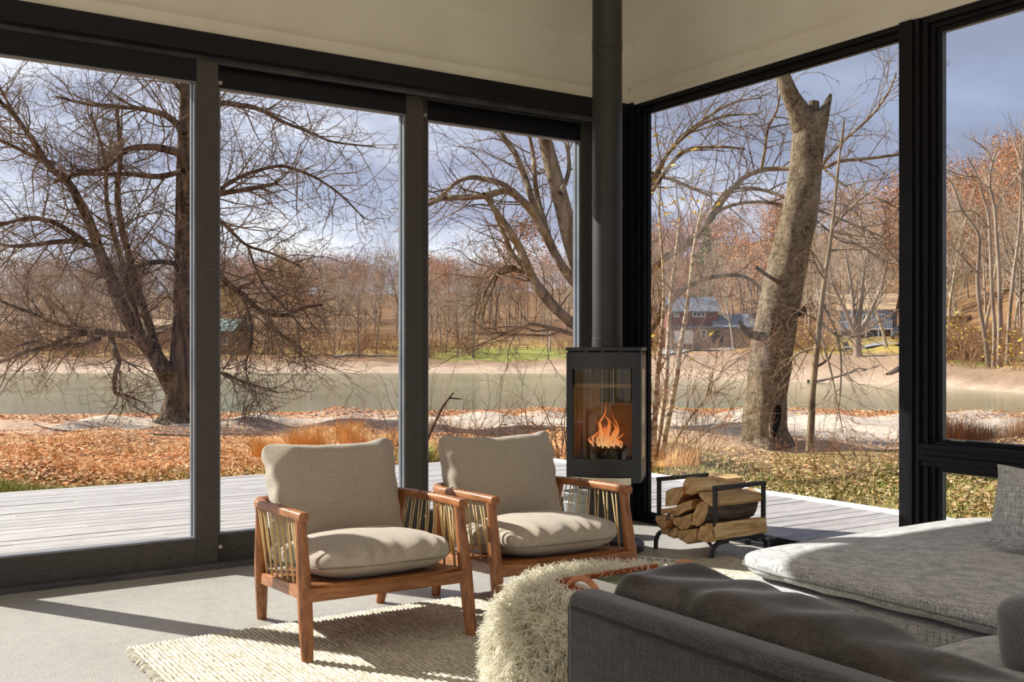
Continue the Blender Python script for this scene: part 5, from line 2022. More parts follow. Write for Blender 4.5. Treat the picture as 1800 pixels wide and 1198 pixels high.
ROT = ANG - PI / 2
loc, k = far_frame(1225, 112)
zb = loc[2]
H_ = lambda py: EYE - (py - 613) * k - zb      # height over the house's own ground
X_ = lambda px: (px - 1225) * k
ha = thing('house', 'red upper-storey house with grey roofs and a white garage door across the lake', 'house', loc, ROT)
MB().box(X_(1176), X_(1262), 0, 7, 0, H_(548)).build('wall', 'siding_red', ha)
MB().box(X_(1176), X_(1322), -1.6, 6, 0, H_(576)).build('garage_wall', 'siding_brown', ha)
gable(MB(), X_(1176), X_(1262), 0, 7, H_(549), H_(521)).build('roof', 'roof_grey', ha)
gable(MB(), X_(1255), X_(1322), -1.6, 6, H_(577), H_(552), .3).build('roof', 'roof_grey', ha)
MB().box(X_(1174), X_(1264), -2.0, 0, H_(577), H_(573)).build('canopy', 'roof_grey', ha)
MB().box(X_(1181), X_(1214), -1.66, -1.58, H_(604), H_(581)).build('garage_door_bay', 'house_trim', ha, bevel=.02)
MB().box(X_(1246), X_(1266), -1.66, -1.58, H_(604), H_(582)).build('garage_door_bay', 'hollow_shade', ha)  # open bay: dark panel painted as the shade inside
house_window(ha, X_(1217), X_(1240), H_(557), H_(545), 0, 2)
house_window(ha, X_(1184), X_(1194), H_(557), H_(546), 0, 1)
house_window(ha, X_(1227), X_(1237), H_(596), H_(579), -1.6, 0)

loc, k = far_frame(1522, 122)
zb = loc[2]
X_ = lambda px: (px - 1522) * k
hb = thing('house', 'blue-grey house with a tan roof and raised deck, behind the spreading tree', 'house', loc, ROT - .45)
mb = MB().box(X_(1478), X_(1564), 0, 7, 0, H_(545))
gable_wall(mb, X_(1564), 0, 7, H_(545), H_(517))
mb.build('wall', 'siding_blue', hb)
gable(MB(), X_(1478), X_(1566), 0, 7, H_(546), H_(516), .4).build('roof', 'roof_tan', hb)
house_window(hb, X_(1490), X_(1502), H_(566), H_(552), 0, 1)
house_window(hb, X_(1516), X_(1532), H_(572), H_(552), 0, 1)
house_window(hb, X_(1542), X_(1554), H_(566), H_(552), 0, 1)
mb = MB().box(X_(1482), X_(1570), -2.6, 0, H_(580), H_(577))
for xx in np.linspace(X_(1483), X_(1569), 22):
    mb.box(xx - .03, xx + .03, -2.58, -2.5, H_(577), H_(566))
mb.box(X_(1482), X_(1570), -2.6, -2.48, H_(567), H_(565))
for xx in np.linspace(X_(1484), X_(1568), 5):
    mb.box(xx - .08, xx + .08, -2.5, -2.3, 0, H_(579))
mb.build('deck', 'house_trim', hb)

loc, k = far_frame(392, 128)
zb = loc[2]
X_ = lambda px: (px - 392) * k
hc_ = thing('house', 'brown cottage with a green roof across the lake, right of the leftmost door post', 'house', loc, ROT - .25)
MB().box(X_(372), X_(412), 0, 5, 0, H_(582)).build('wall', 'siding_brown', hc_)
gable(MB(), X_(372), X_(410), 0, 5, H_(583), H_(561), .3).build('roof', 'roof_green', hc_)
house_window(hc_, X_(393), X_(402), H_(606), H_(594), 0, 1)
loc, k = far_frame(284, 150)
zb = loc[2]
X_ = lambda px: (px - 284) * k
hd = thing('house', 'small pale cottage glimpsed between the stems of the lakeside tree', 'house', loc, ROT + .2)
MB().box(X_(270), X_(300), 0, 5, 0, H_(572)).build('wall', 'siding_brown', hd)
gable(MB(), X_(270), X_(300), 0, 5, H_(573), H_(562), .3).build('roof', 'roof_tan', hd)
house_window(hd, X_(275), X_(284), H_(582), H_(573), 0, 1)
house_window(hd, X_(287), X_(296), H_(582), H_(573), 0, 1)
loc, k = far_frame(1668, 118)
zb = loc[2]
X_ = lambda px: (px - 1668) * k
he = thing('house', 'tan house glimpsed behind the twisted trees in the right window', 'house', loc, ROT)
MB().box(X_(1640), X_(1694), 0, 6, 0, H_(556)).build('wall', 'siding_brown', he)
gable(MB(), X_(1640), X_(1694), 0, 6, H_(557), H_(538), .3).build('roof', 'roof_tan', he)
house_window(he, X_(1660), X_(1672), H_(576), H_(562), 0, 1)

# small car beside the blue house
loc, k = far_frame(1584, 112)
car = thing('car', 'grey car parked on the drive left of the window post across the lake', 'car', (loc[0], loc[1], loc[2] + .1), ROT + 1.2)
mb = MB().box(-2.1, 2.1, -.85, .85, .35, .9)
mb.build('body', 'car_paint', car, bevel=.12)
mb = MB().add([(-1.5, -.75, .9), (1.0, -.75, .9), (1.0, .75, .9), (-1.5, .75, .9), (-1.0, -.65, 1.45), (.4, -.65, 1.45), (.4, .65, 1.45), (-1.0, .65, 1.45)], [(0, 1, 5, 4), (1, 2, 6, 5), (2, 3, 7, 6), (3, 0, 4, 7), (4, 5, 6, 7)])
mb.build('cabin', 'house_pane', car)
for x in (-1.35, 1.35):
    for y in (-.82, .82):
        MB().tube([(x, y - .1, .33), (x, y + .1, .33)], .33, 14).build('wheel', 'rubber', car)

# garden chair and table on the far lawns
loc, k = far_frame(1496, 84)
gc = thing('garden_chair', 'dark garden chair on the lawn left of the spreading tree', 'chair', (loc[0], loc[1], loc[2] + .08), ROT + .6)
MB().box(-.34, .34, -.3, .3, .32, .40).build('seat', 'bench_dark', gc)
bk = MB()
for q in range(5):
    bk.add([(-.32 + q * .13, .25, .38), (-.22 + q * .13, .25, .38), (-.22 + q * .13, .55, 1.0), (-.32 + q * .13, .55, 1.0), (-.32 + q * .13, .29, .38), (-.22 + q * .13, .29, .38), (-.22 + q * .13, .59, 1.0), (-.32 + q * .13, .59, 1.0)], [(0, 1, 2, 3), (7, 6, 5, 4), (0, 4, 5, 1), (1, 5, 6, 2), (2, 6, 7, 3), (3, 7, 4, 0)])
bk.build('backrest', 'bench_dark', gc)
for x in (-.38, .38):
    MB().box(x - .05, x + .05, -.4, .4, .56, .60).build('armrest', 'house_trim', gc)
    for y in (-.3, .3):
        MB().box(x - .04, x + .04, y - .05, y + .05, 0, .56).build('leg', 'bench_dark', gc)
loc, k = far_frame(917, 132)
pt = thing('picnic_table', 'picnic table on the bright green lawn across the lake', 'table', (loc[0], loc[1], loc[2] + .08), ROT)
MB().box(-1.1, 1.1, -.4, .4, .72, .78).build('table_top', 'bench_dark', pt)
for y in (-.75, .75):
    MB().box(-1.1, 1.1, y - .15, y + .15, .42, .47).build('bench', 'bench_dark', pt)
for x in (-.75, .75):
    MB().bar((x, -.7, 0), (x, .25, .72), .08, .1).bar((x, .7, 0), (x, -.25, .72), .08, .1).bar((x, -.8, .42), (x, .8, .42), .06, .08).build('trestle', 'bench_dark', pt)
# driftwood along the far shore
g = np.random.default_rng(51)
for k_, (x0, x1, y, r_, u, lab) in enumerate(((585, 700, 627, .22, 121, 'long grey driftwood log on the far shore, left of the middle door post'), (505, 600, 628, .13, 122, 'thin grey driftwood pole on the far shore, seen behind the front armchair'), (1420, 1545, 664, .10, 68, 'thin driftwood trunk lying on the far shore right of the broken tree'), (1560, 1640, 655, .14, 66, 'fallen trunk at the water edge beside the window post'))):
    s0, s1 = (x0 - 900) / FPX, (x1 - 900) / FPX
    pts = []
    for q in range(8):
        s_ = s0 + (s1 - s0) * q / 7
        x, y_ = UV(u + q * .25, s_ * (u + q * .25))
        pts.append((x, y_, float(land(u + q * .25, s_ * (u + q * .25))) + r_ * .8 + g.normal(0, .05)))
    V, Q = tubes([(np.array(pts), np.linspace(r_, r_ * .5, 8))], 8)
    o = link('driftwood_log', fast_mesh('driftwood_log', V, Q), 'bark_far_pale', smooth=True)
    tag(o, lab, 'log')
# gravel drive before the blue house and road behind the lawn
def strip(name, pts, w_, label):
    V, Q = [], []
    for q, (s_, u) in enumerate(pts):
        for e in (-w_, w_):
            x, y = UV(u + e, s_ * (u + e))
            V.append((x, y, float(land(u + e, s_ * (u + e))) + .14))
    for q in range(len(pts) - 1):
        Q.append((2 * q, 2 * q + 2, 2 * q + 3, 2 * q + 1))
    o = link(name, fast_mesh(name, V, Q), 'asphalt')
    tag(o, label, 'road', kind='structure')


strip('drive', [(.32 + q * .01, 96 + q * .9) for q in range(12)], 3.0, 'grey drive in front of the blue house across the lake')
strip('drive', [(.145 + q * .01, 104) for q in range(8)], 4.0, 'grey drive in front of the red house across the lake')
# ------------------------------------------------------------------ rug
def rounded_rect_pts(x0, x1, y0, y1, r, k=6):
    out = []
    for cx, cy, a0 in ((x1 - r, y1 - r, 0), (x0 + r, y1 - r, 90), (x0 + r, y0 + r, 180), (x1 - r, y0 + r, 270)):
        for i in range(k + 1):
            a = math.radians(a0 + 90 * i / k)
            out.append((cx + r * math.cos(a), cy + r * math.sin(a)))
    return out


RX0, RX1, RY0, RY1 = 0.985, 4.30, 1.0, 4.245
me_p = rounded_rect_pts(RX0, RX1, RY0, RY1, .07)
rg = MB().prism(me_p, 0.001, 0.016).build('rug', 'woven_wool', bevel=.006)
tag(rg, 'large cream hand-woven wool rug under the armchairs and pouf', 'rug')
# thick plaited border rows: small yarn loops standing round the edge
g = np.random.default_rng(4)
loops = []
for xa, ya, xb, yb in ((RX0, RY1, RX1, RY1), (RX0, RY0, RX0, RY1)):
    L = math.hypot(xb - xa, yb - ya)
    for q in range(int(L / .016)):
        t_ = (q + g.random() * .5) * .016 / L
        x, y = xa + (xb - xa) * t_, ya + (yb - ya) * t_
        nx, ny = (0, 1) if ya == yb else (-1, 0)
        w_ = .009 + .010 * g.random()
        loops.append((np.array([(x - nx * .02, y - ny * .02, .014), (x + nx * w_ * .3, y + ny * w_ * .3, .017), (x + nx * w_, y + ny * w_, .006)]), np.array([.006, .006, .005])))
V, Q = tubes(loops, 5)
link('yarn_edge', fast_mesh('yarn_edge', V, Q), 'wool_yarn', rg, smooth=True, kind='stuff')
# ribbed rows of yarn on top
rows = []
yy = np.arange(RY0 + .02, RY1 - .01, .030)
for x in np.arange(RX0 + .02, 3.3, .0185):
    jt = g.normal(0, .0012, (len(yy), 2))
    ph = g.integers(2) * PI
    rows.append((np.stack([x + jt[:, 0], yy, .0165 + .0022 * np.sin(np.arange(len(yy)) * PI + ph) + jt[:, 1] * .8], -1), np.full(len(yy), .0086)))
yy = np.arange(2.75, RY1 - .01, .030)
for x in np.arange(3.3, RX1 - .03, .0185):
    jt = g.normal(0, .0012, (len(yy), 2))
    rows.append((np.stack([x + jt[:, 0], yy, .0165 + .0022 * np.sin(np.arange(len(yy)) * PI) + jt[:, 1] * .8], -1), np.full(len(yy), .0086)))
V, Q = tubes(rows, 5)
link('yarn_rows', fast_mesh('yarn_rows', V, Q), 'wool_yarn', rg, smooth=True, kind='stuff')


# ------------------------------------------------------------------ armchairs
def make_armchair(label, loc, rotz, seed):
    t = thing('armchair', label, 'chair', loc, rotz, 'wooden armchairs facing the sofa')
    # local: front towards -y, feet on z = 0
    feet = {'fl': ((-.352, -.385, 0), (-.345, -.285, .548)), 'fr': ((.352, -.385, 0), (.345, -.285, .548)),
            'bl': ((-.285, .40, 0), (-.335, .255, .535)), 'br': ((.285, .40, 0), (.335, .255, .535))}
    for k, (a, b) in feet.items():
        a, b = Vector(a), Vector(b)
        pts, rad = [], []
        for q in range(9):
            s_ = q / 8
            pts.append(a.lerp(b, s_))
            rad.append(.0215 + .0075 * math.sin(PI * min(s_ * 1.15, 1)) + (.001 if s_ > .9 else 0))
        MB().tube(pts, rad, 14).build('leg', 'walnut_z', t, auto=40)
    # bent arm and back rail, one U-shaped band
    half = [(-.345, -.325, .556), (-.350, -.20, .554), (-.353, -.05, .549), (-.353, .10, .543), (-.350, .20, .539), (-.330, .29, .536), (-.275, .352, .534), (-.18, .375, .533), (-.06, .380, .533)]
    path = half + [(-x, y, z) for x, y, z in half[::-1]]
    path = smooth_path(path, 4)
    sweep_obj('arm_rail', path, rrect(.042, .036, .011), 'walnut_y', t)
    pg = MB()
    for s_ in (-1, 1):
        for q in range(6):
            y = -.25 + q * .068
            for d in (-.009, .009):
                x = s_ * .350 + (d if q % 2 else -d) * .8
                z = .5565 - .013 * (y + .3) / .6 + .0165
                pg.lathe([(.0032, -.003), (.0032, .0012)], 8, (x, y + d, z))
    pg.build('peg_holes', 'peg_dark', t, kind='stuff')
    # seat rails
    MB().bar((-.347, -.352, .262), (.347, -.352, .262), .026, .052).build('seat_rail', 'walnut_x', t, bevel=.006)
    for s_ in (-1, 1):
        MB().bar((s_ * .345, -.345, .268), (s_ * .300, .335, .196), .028, .050).build('seat_rail', 'walnut_y', t, bevel=.006)
    MB().bar((-.30, .335, .196), (.30, .335, .196), .026, .05).build('seat_rail', 'walnut_x', t, bevel=.006)
    # bowed seat board
    n = 16
    top, bot = [], []
    for i in range(n + 1):
        u = -1 + 2 * i / n
        yf = -.352 - .055 * (1 - u * u)
        for y in (yf, .33):
            w_ = .325 if y < 0 else .29
            z = .298 - (y + .35) * .104
            top.append((u * w_, y, z))
            bot.append((u * w_, y + (.02 if y < 0 else 0), z - .020))
    V = top + bot
    m = len(top)
    F = []
    for i in range(n):
        a = 2 * i
        F += [(a, a + 2, a + 3, a + 1), (m + a, m + a + 1, m + a + 3, m + a + 2), (a, m + a, m + a + 2, a + 2), (a + 1, a + 3, m + a + 3, m + a + 1)]
    F += [(0, 1, m + 1, m), (2 * n, m + 2 * n, m + 2 * n + 1, 2 * n + 1)]
    MB().add(V, F).build('seat_board', 'walnut_x', t, bevel=.004)
    # paper cord lacing
    def cord(a, b):
        a, b = Vector(a), Vector(b)
        mb = MB()
        mid = a.lerp(b, .5)
        mb.tube([a, mid, b], [.0034, .0034, .0034], 6)
        return mb.build('cord', 'cord', t, smooth=True)
    for s_ in (-1, 1):
        for q in range(7):
            yb = -.26 + q * .086
            zb_ = .276 - (yb + .345) * .106 + .018
            xb = s_ * (.345 - (yb + .345) * .066)
            for d in (-1, 1):
                yt = -.20 + q * .071 + d * .016
                zt = .552 - .013 * (yt + .3) / .6
                cord((xb, yb + d * .003, zb_), (s_ * .349, yt, zt - .012))
    for q in range(9):
        xb = -.24 + q * .06
        for d in (-1, 1):
            cord((xb + d * .003, .335, .215), (xb * 1.05 + d * .014, .376, .52))
    # seat cushion: stuffed, with a seam round the lower edge
    V, Q = soft_box(.60, .60, .155, 56, 5.5, 2.5, .022)
    gg = np.random.default_rng(int(seed * 10))
    for i, p in enumerate(V):
        fr = np.clip((-p[1] - .12) / .18, 0, 1)
        ph = p[0] * 78 + 1.8 * math.sin(p[0] * 21 + seed)
        g_ = math.sin(ph) * .0095 * fr * np.clip(1 - abs(p[2] - .03) / .07, 0, 1)
        V[i, 1] -= g_
        V[i, 2] += g_ * .7
        V[i, 1] -= .03 * (1 - (p[0] / .30) ** 2) * np.clip(-p[1] / .3, 0, 1)
    V = wrinkle(V, .006, 6, seed=seed)
    tilt = Matrix.Rotation(-.10, 3, 'X')
    V = np.array([tuple(tilt @ Vector(p)) for p in V]) + np.array([0, -.075, .352])
    link('seat_cushion', fast_mesh('seat_cushion', V, Q), 'taupe_linen', t, smooth=True)
    sc = t.children[-1]
    rim = []
    for k in range(72):
        a = 2 * PI * k / 72
        c, s2 = math.cos(a), math.sin(a)
        nn = (abs(c) ** 5.5 + abs(s2) ** 5.5) ** (1 / 5.5)
        x, y = .300 * c / nn * .985, .300 * s2 / nn * .985
        y -= .03 * (1 - (x / .30) ** 2) * np.clip(-y / .3, 0, 1)
        p = tilt @ Vector((x, y, -.026))
        rim.append((p.x, p.y - .075, p.z + .352))
    MB().tube(rim, .0022, 5, closed=True).build('seam', 'seam_taupe', sc, smooth=True)
    # back cushion with drawn-out corners
    V, Q = soft_box(.605, .50, .20, 48, 9, 4.2, .022)
    V = V[:, [0, 2, 1]] * np.array([1, -1, 1])
    for i, p in enumerate(V):
        x, y, z = p
        ux, uz = x / .3025, z / .25
        x *= 1 - .045 * math.cos(uz * PI / 2)
        z *= 1 - .060 * math.cos(ux * PI / 2)
        cr = np.clip((abs(ux * uz) - .58) / .26, 0, 1) ** 1.5
        x *= 1 + .07 * cr; z *= 1 + .09 * cr; y *= 1 - .7 * cr
        ed = np.clip(abs(ux) - .72, 0, 1) * 3.2
        et = np.clip(abs(uz) - .72, 0, 1) * 3.2
        x += math.copysign(1, ux) * .0026 * math.sin(z * 62 + seed) * ed
        y += .006 * math.sin(z * 58 + 2 * seed) * ed + .005 * math.sin(x * 40 + seed) * et
        z += .0025 * math.sin(x * 34 + seed) * et
        V[i] = (x, y, z)
    V = wrinkle(V, .006, 5, seed=seed + 3)
    rot = Matrix.Rotation(-.30, 3, 'X')
    V = np.array([tuple(rot @ Vector(p)) for p in V]) + np.array([0.008, .270, .532])
    link('back_cushion', fast_mesh('back_cushion', V, Q), 'taupe_linen', t, smooth=True)
    return t


ch1 = make_armchair('front wooden armchair with taupe cushions and cord sides, nearest the left edge', (1.873, 4.035, 0.0), -.045, 1.0)
ch2 = make_armchair('rear wooden armchair with taupe cushions and cord sides, beside the wood stove', (2.725, 3.985, 0.0), -.075, 4.4)
for c in (ch1, ch2):
    c.location.z = 0.0


# ------------------------------------------------------------------ sheepskin pouf
PC = np.array([2.10, 2.53])
PRd = .395
pouf = thing('pouf', 'round pouf covered in shaggy cream sheepskin, with a tray on top', 'pouf', (PC[0], PC[1], 0.018))
prof = [(.30, 0.0), (.36, .02), (.392, .10), (.40, .20), (.392, .30), (.36, .375), (.30, .405), (.18, .418), (.0, .42)]
prof = [tuple(p) for p in smooth_path([(a, b) for a, b in prof], 3)]
mb = MB()
mb.lathe([(max(a, .002), b) for a, b in prof], 48)
mb.build('body', 'sheep_hide', pouf, smooth=True)
g = np.random.default_rng(12)
NS, K = 30000, 6
# positions spread over the profile by area
pr = np.array(prof)
seg = np.linalg.norm(np.diff(pr, axis=0), axis=1) * (pr[:-1, 0] + pr[1:, 0]) / 2
cs = np.cumsum(seg) / seg.sum()
si = np.searchsorted(cs, g.random(NS))
f = g.random(NS)
r_ = pr[si, 0] + (pr[si + 1, 0] - pr[si, 0]) * f
z_ = pr[si, 1] + (pr[si + 1, 1] - pr[si, 1]) * f
a_ = g.random(NS) * 2 * PI
dr = pr[si + 1] - pr[si]
nr, nz = dr[:, 1], -dr[:, 0]
ln = np.hypot(nr, nz) + 1e-9
nr, nz = nr / ln, nz / ln
base = np.stack([r_ * np.cos(a_), r_ * np.sin(a_), z_], -1)
nor = np.stack([nr * np.cos(a_), nr * np.sin(a_), nz], -1)
clump = np.floor(base / .030)
h1 = np.sin(clump @ np.array([12.9898, 78.233, 37.719])) * 43758.5453
h2 = np.sin(clump @ np.array([39.346, 11.135, 83.155])) * 24634.6345
h3 = np.sin(clump @ np.array([73.156, 52.235, 9.151])) * 13487.123
cl_ = np.stack([h1 - np.floor(h1), h2 - np.floor(h2), h3 - np.floor(h3)], -1) * 2 - 1
Lh = .045 + .035 * g.random(NS)
# flattened where the tray lies
dirs = nrm_rows(nor + cl_ * .75 + g.normal(0, .22, (NS, 3)) + np.array([0, 0, -.25]))
side = nrm_rows(np.cross(dirs, g.normal(0, 1, (NS, 3)) * .3 + cl_))
side2 = np.cross(dirs, side)
ts = np.linspace(0, 1, K)
phs = g.random(NS) * 2 * PI
pts = np.empty((NS, K, 3))
for q, tt in enumerate(ts):
    curl = .010 * tt
    pts[:, q] = base + dirs * (Lh * tt)[:, None] + (side * np.cos(phs + tt * 7)[:, None] + side2 * np.sin(phs + tt * 7)[:, None]) * curl + np.array([0, 0, -.014 * tt * tt])
tray_mask = (np.abs(pts[:, :, 0] + PC[0] - 2.125).max(axis=1) < .235) & (np.abs(pts[:, :, 1] + PC[1] - 2.49).max(axis=1) < .155) & (z_ > .38)
pts[tray_mask, :, 2] = np.minimum(pts[tray_mask, :, 2], .424)
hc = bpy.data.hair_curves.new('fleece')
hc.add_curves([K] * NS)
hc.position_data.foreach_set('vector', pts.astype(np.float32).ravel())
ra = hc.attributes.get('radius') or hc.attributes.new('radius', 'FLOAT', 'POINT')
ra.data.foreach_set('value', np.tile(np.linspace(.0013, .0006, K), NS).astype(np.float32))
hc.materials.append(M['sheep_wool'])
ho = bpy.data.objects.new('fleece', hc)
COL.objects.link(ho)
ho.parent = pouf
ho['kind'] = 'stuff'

# tray with loop handles, a book on it
TZ = .440
tray = thing('serving_tray', 'low wooden tray with looped leather handles lying on the sheepskin pouf', 'tray', (2.125, 2.49, TZ))
MB().box(-.205, .205, -.145, .145, 0, .010).build('tray_base', 'tray_wood', tray)
for y in (-.150, .150):
    MB().box(-.212, .212, y - .006, y + .006, -.003, .034).build('rim', 'tray_wood', tray, bevel=.003)
for s_ in (-1, 1):
    MB().box(s_ * .208 - .005, s_ * .208 + .005, -.145, .145, -.003, .016).build('end_board', 'tray_wood', tray, bevel=.003)
    loop = smooth_path([(0, -.125, .012), (0, -.085, .022), (0, -.05, .050), (0, 0, .064), (0, .05, .050), (0, .085, .022), (0, .125, .012)], 5)
    sweep_obj('handle', [(s_ * .216, p[1], p[2]) for p in loop], rrect(.018, .014, .005), 'leather', tray, up=(1, 0, 0))
    for y in (-1, 1):
        MB().box(s_ * .212 - .008, s_ * .212 + .008, y * .135 - .02, y * .135 + .02, .005, .022).build('bracket', 'brass', tray, bevel=.002)
bk = thing('book', 'white book with a dark green landscape photograph on its cover, on the tray', 'book', (2.135, 2.50, TZ + .0105), .05)
MB().box(-.165, .165, -.115, .115, 0, .014).build('cover', 'paper', bk, bevel=.001)
MB().box(-.163, .160, -.112, .112, .002, .012).build('pages', 'paper', bk)
MB().box(-.085, .164, -.055, .114, .014, .0146).build('cover_photo', 'book_photo', bk)

# ------------------------------------------------------------------ sofa and chaise
AX0, AX1, AY0, AY1, AZ = 1.445, 1.540, .22, 1.962, .633
sofa = thing('sofa', 'dark grey tweed sofa with a high arm nearest the viewer', 'sofa', (2.0, .95, 0))
SO = Vector((2.0, .95, 0))


def soft(name, x0, x1, y0, y1, z0, z1, material, parent, a=9, b=5, crown=0.0, n=26, wr=0.004, org=Vector((0, 0, 0)), seed=0.0, ws=6):
    V, Q = soft_box(x1 - x0, y1 - y0, z1 - z0, n, a, b, crown)
    if wr:
        V = wrinkle(V, wr, ws, seed=seed)
    V = V + np.array([(x0 + x1) / 2 - org.x, (y0 + y1) / 2 - org.y, (z0 + z1) / 2 - org.z])
    return link(name, fast_mesh(name, V, Q), material, parent, smooth=True)


def lo(x0, x1, y0, y1, z0, z1):
    return (x0 - SO.x, x1 - SO.x, y0 - SO.y, y1 - SO.y, z0, z1)


arm = MB().box(*lo(AX0, AX1, AY0, AY1, .05, AZ)).build('arm', 'charcoal_tweed', sofa, bevel=.030, seg=5)
arm.data.polygons.foreach_set('use_smooth', np.ones(6, dtype=bool))
MB().tube([Vector((AX0 - .001, y, AZ - .036)) - SO for y in np.linspace(AY0 + .03, AY1 - .033, 12)], .0045, 6).build('seam', 'seam', arm, smooth=True)
MB().tube([Vector((AX0 + .010, AY1 - .010, z)) - SO for z in np.linspace(.09, AZ - .036, 8)], .0045, 6).build('seam', 'seam', arm, smooth=True)
MB().box(*lo(AX1, 2.93, .22, 1.68, .05, .27)).build('base', 'charcoal_tweed', sofa, bevel=.02, seg=3)
MB().box(*lo(AX0, 4.3, .10, .34, .05, .62)).build('backrest', 'charcoal_tweed', sofa, bevel=.035, seg=4)
soft('seat_cushion', 1.55, 2.91, .36, 1.74, .265, .405, 'grey_tweed', sofa, 10, 4.5, .012, 30, .005, SO, 2.0)
for x in (1.50, 2.86):
    for y in (.3, 1.62):
        MB().box(x - SO.x - .03, x - SO.x + .03, y - SO.y - .03, y - SO.y + .03, 0, .06).build('leg', 'iron', sofa)

CH = Vector((3.75, 1.6, 0))
chaise = thing('chaise', 'light grey tweed chaise with a thick mattress cushion along the window', 'sofa', CH)
MB().box(2.985 - CH.x, 4.62 - CH.x, .36 - CH.y, 2.89 - CH.y, .05, .300).build('base', 'grey_tweed', chaise, bevel=.02, seg=4)
V, Q = soft_box(1.70, 2.62, .150, 60, 12, 3.2, .016)
V = wrinkle(V, .005, 3.2, seed=5)
for i, p in enumerate(V):       # soft pull folds along the front edge
    fr = np.clip((-p[0] - .66) / .15, 0, 1)
    V[i, 0] += math.sin(p[1] * 30 + 2 * math.sin(p[1] * 7)) * .004 * fr
    V[i, 2] += math.sin(p[1] * 21) * .003 * fr
V = V + np.array([2.965 + .85 - CH.x, 2.965 - 1.31 - CH.y, .358])
mt = link('mattress', fast_mesh('mattress', V, Q), 'grey_tweed', chaise, smooth=True)
rim = []
for k in range(120):
    a = 2 * PI * k / 120
    c, s2 = math.cos(a), math.sin(a)
    nn = (abs(c) ** 12 + abs(s2) ** 12) ** (1 / 12)
    rim.append((2.965 + .85 - CH.x + .853 * c / nn, 2.965 - 1.31 - CH.y + 1.313 * s2 / nn, .352))
MB().tube(rim, .0032, 6, closed=True).build('seam', 'seam_grey', mt, smooth=True)
MB().box(3.97 - CH.x, 4.18 - CH.x, .36 - CH.y, 2.18 - CH.y, .38, .74).build('backrest', 'grey_tweed', chaise, bevel=.04, seg=4)
for x in (3.12, 4.5):
    for y in (.5, 2.78):
        MB().box(x - CH.x - .03, x - CH.x + .03, y - CH.y - .03, y - CH.y + .03, 0, .06).build('leg', 'iron', chaise)


def loose_pillow(label, w, h, t, loc, rz, lean, material, seed, pinch=.06, wr=.008, power=.36, ear=.02):
    V, Q = knife_pillow(w, h, t, 34, pinch, power, ear)
    for i, p in enumerate(V):
        ed = max(0, abs(p[0]) / (w / 2) - .6) + max(0, abs(p[2]) / (h / 2) - .6)
        V[i, 1] += math.sin(p[0] * 31 + p[2] * 27 + seed) * .012 * ed
    V = wrinkle(V, wr, 4.5, seed=seed)
    o = link('cushion', fast_mesh('cushion', V, Q), material, smooth=True)
    o.location = loc
    o.rotation_euler = (lean, 0, rz)
    return tag(o, label, 'cushion')


loose_pillow('grey tweed cushion standing on the chaise against the window side', .66, .34, .21, (3.735, 1.96, .585), -PI / 2, -.30, 'grey_tweed', 3.0)
# long chenille cushion leaning over the inside of the sofa arm
V, Q = soft_box(.29, 1.24, .33, 56, 10, 3.2, 0)
for i, p in enumerate(V):
    up_ = np.clip(p[2] / .15, 0, 1)
    V[i, 2] += (.006 * math.sin(p[1] * 9 + .8) + .062 * np.exp(-((p[1] - .595) / .07) ** 2) - .004 * np.exp(-((p[1] - .43) / .09) ** 2) - .085 * np.clip(.50 - p[1], 0, 1.2)) * up_
    V[i, 0] += .010 * math.sin(p[1] * 17 + p[2] * 9)
    V[i, 2] += .005 * math.sin(p[1] * 34 + p[0] * 26) * up_
V = wrinkle(V, .009, 4.0, (1, 2.2, .5), seed=8)
o = link('cushion', fast_mesh('cushion', V, Q), 'chenille', smooth=True)
o.location = (1.690, 1.318, .530)
tag(o, 'long dark brown-grey chenille cushion leaning inside the sofa arm', 'cushion')
V, Q = soft_box(.50, .21, .19, 30, 5, 2.3, .015)
V = V[:, [0, 2, 1]] * np.array([1, -1, 1])
V = wrinkle(V, .008, 5, seed=6)
o = link('cushion', fast_mesh('cushion', V, Q), 'chenille_grey', smooth=True)
o.location = (2.665, 1.41, .487)
o.rotation_euler = (-.14, 0, -.12)
tag(o, 'blue-grey chenille cushion on the sofa seat at the right edge', 'cushion')

# ------------------------------------------------------------------ wood stove
ST = Vector((3.90, 4.855, 0))
stove = thing('wood_stove', 'black freestanding wood stove with a burning fire behind bowed glass', 'stove', ST, math.radians(-45))
SW, SD, BOW = .218, .20, .050      # half width, half depth, bow of the front


def front_y(x, extra=0.0):
    return -SD - BOW * (1 - (x / SW) ** 2) - extra


def front_strip(mb, x0, x1, z0, z1, th, n=12, off=0.0):
    """curved slab following the bowed front"""
    V = []
    for i in range(n + 1):
        x = x0 + (x1 - x0) * i / n
        y = front_y(x, off)
        V += [(x, y, z0), (x, y, z1), (x, y + th, z1), (x, y + th, z0)]
    F = []
    for i in range(n):
        a, b_ = 4 * i, 4 * i + 4
        F += [(a, b_, b_ + 1, a + 1), (a + 1, b_ + 1, b_ + 2, a + 2), (a + 2, b_ + 2, b_ + 3, a + 3), (a + 3, b_ + 3, b_, a)]
    F += [(0, 1, 2, 3), (4 * n + 3, 4 * n + 2, 4 * n + 1, 4 * n)]
    return mb.add(V, F)


Z0, Z1 = .425, 1.180
ZW0, ZW1 = .560, 1.085
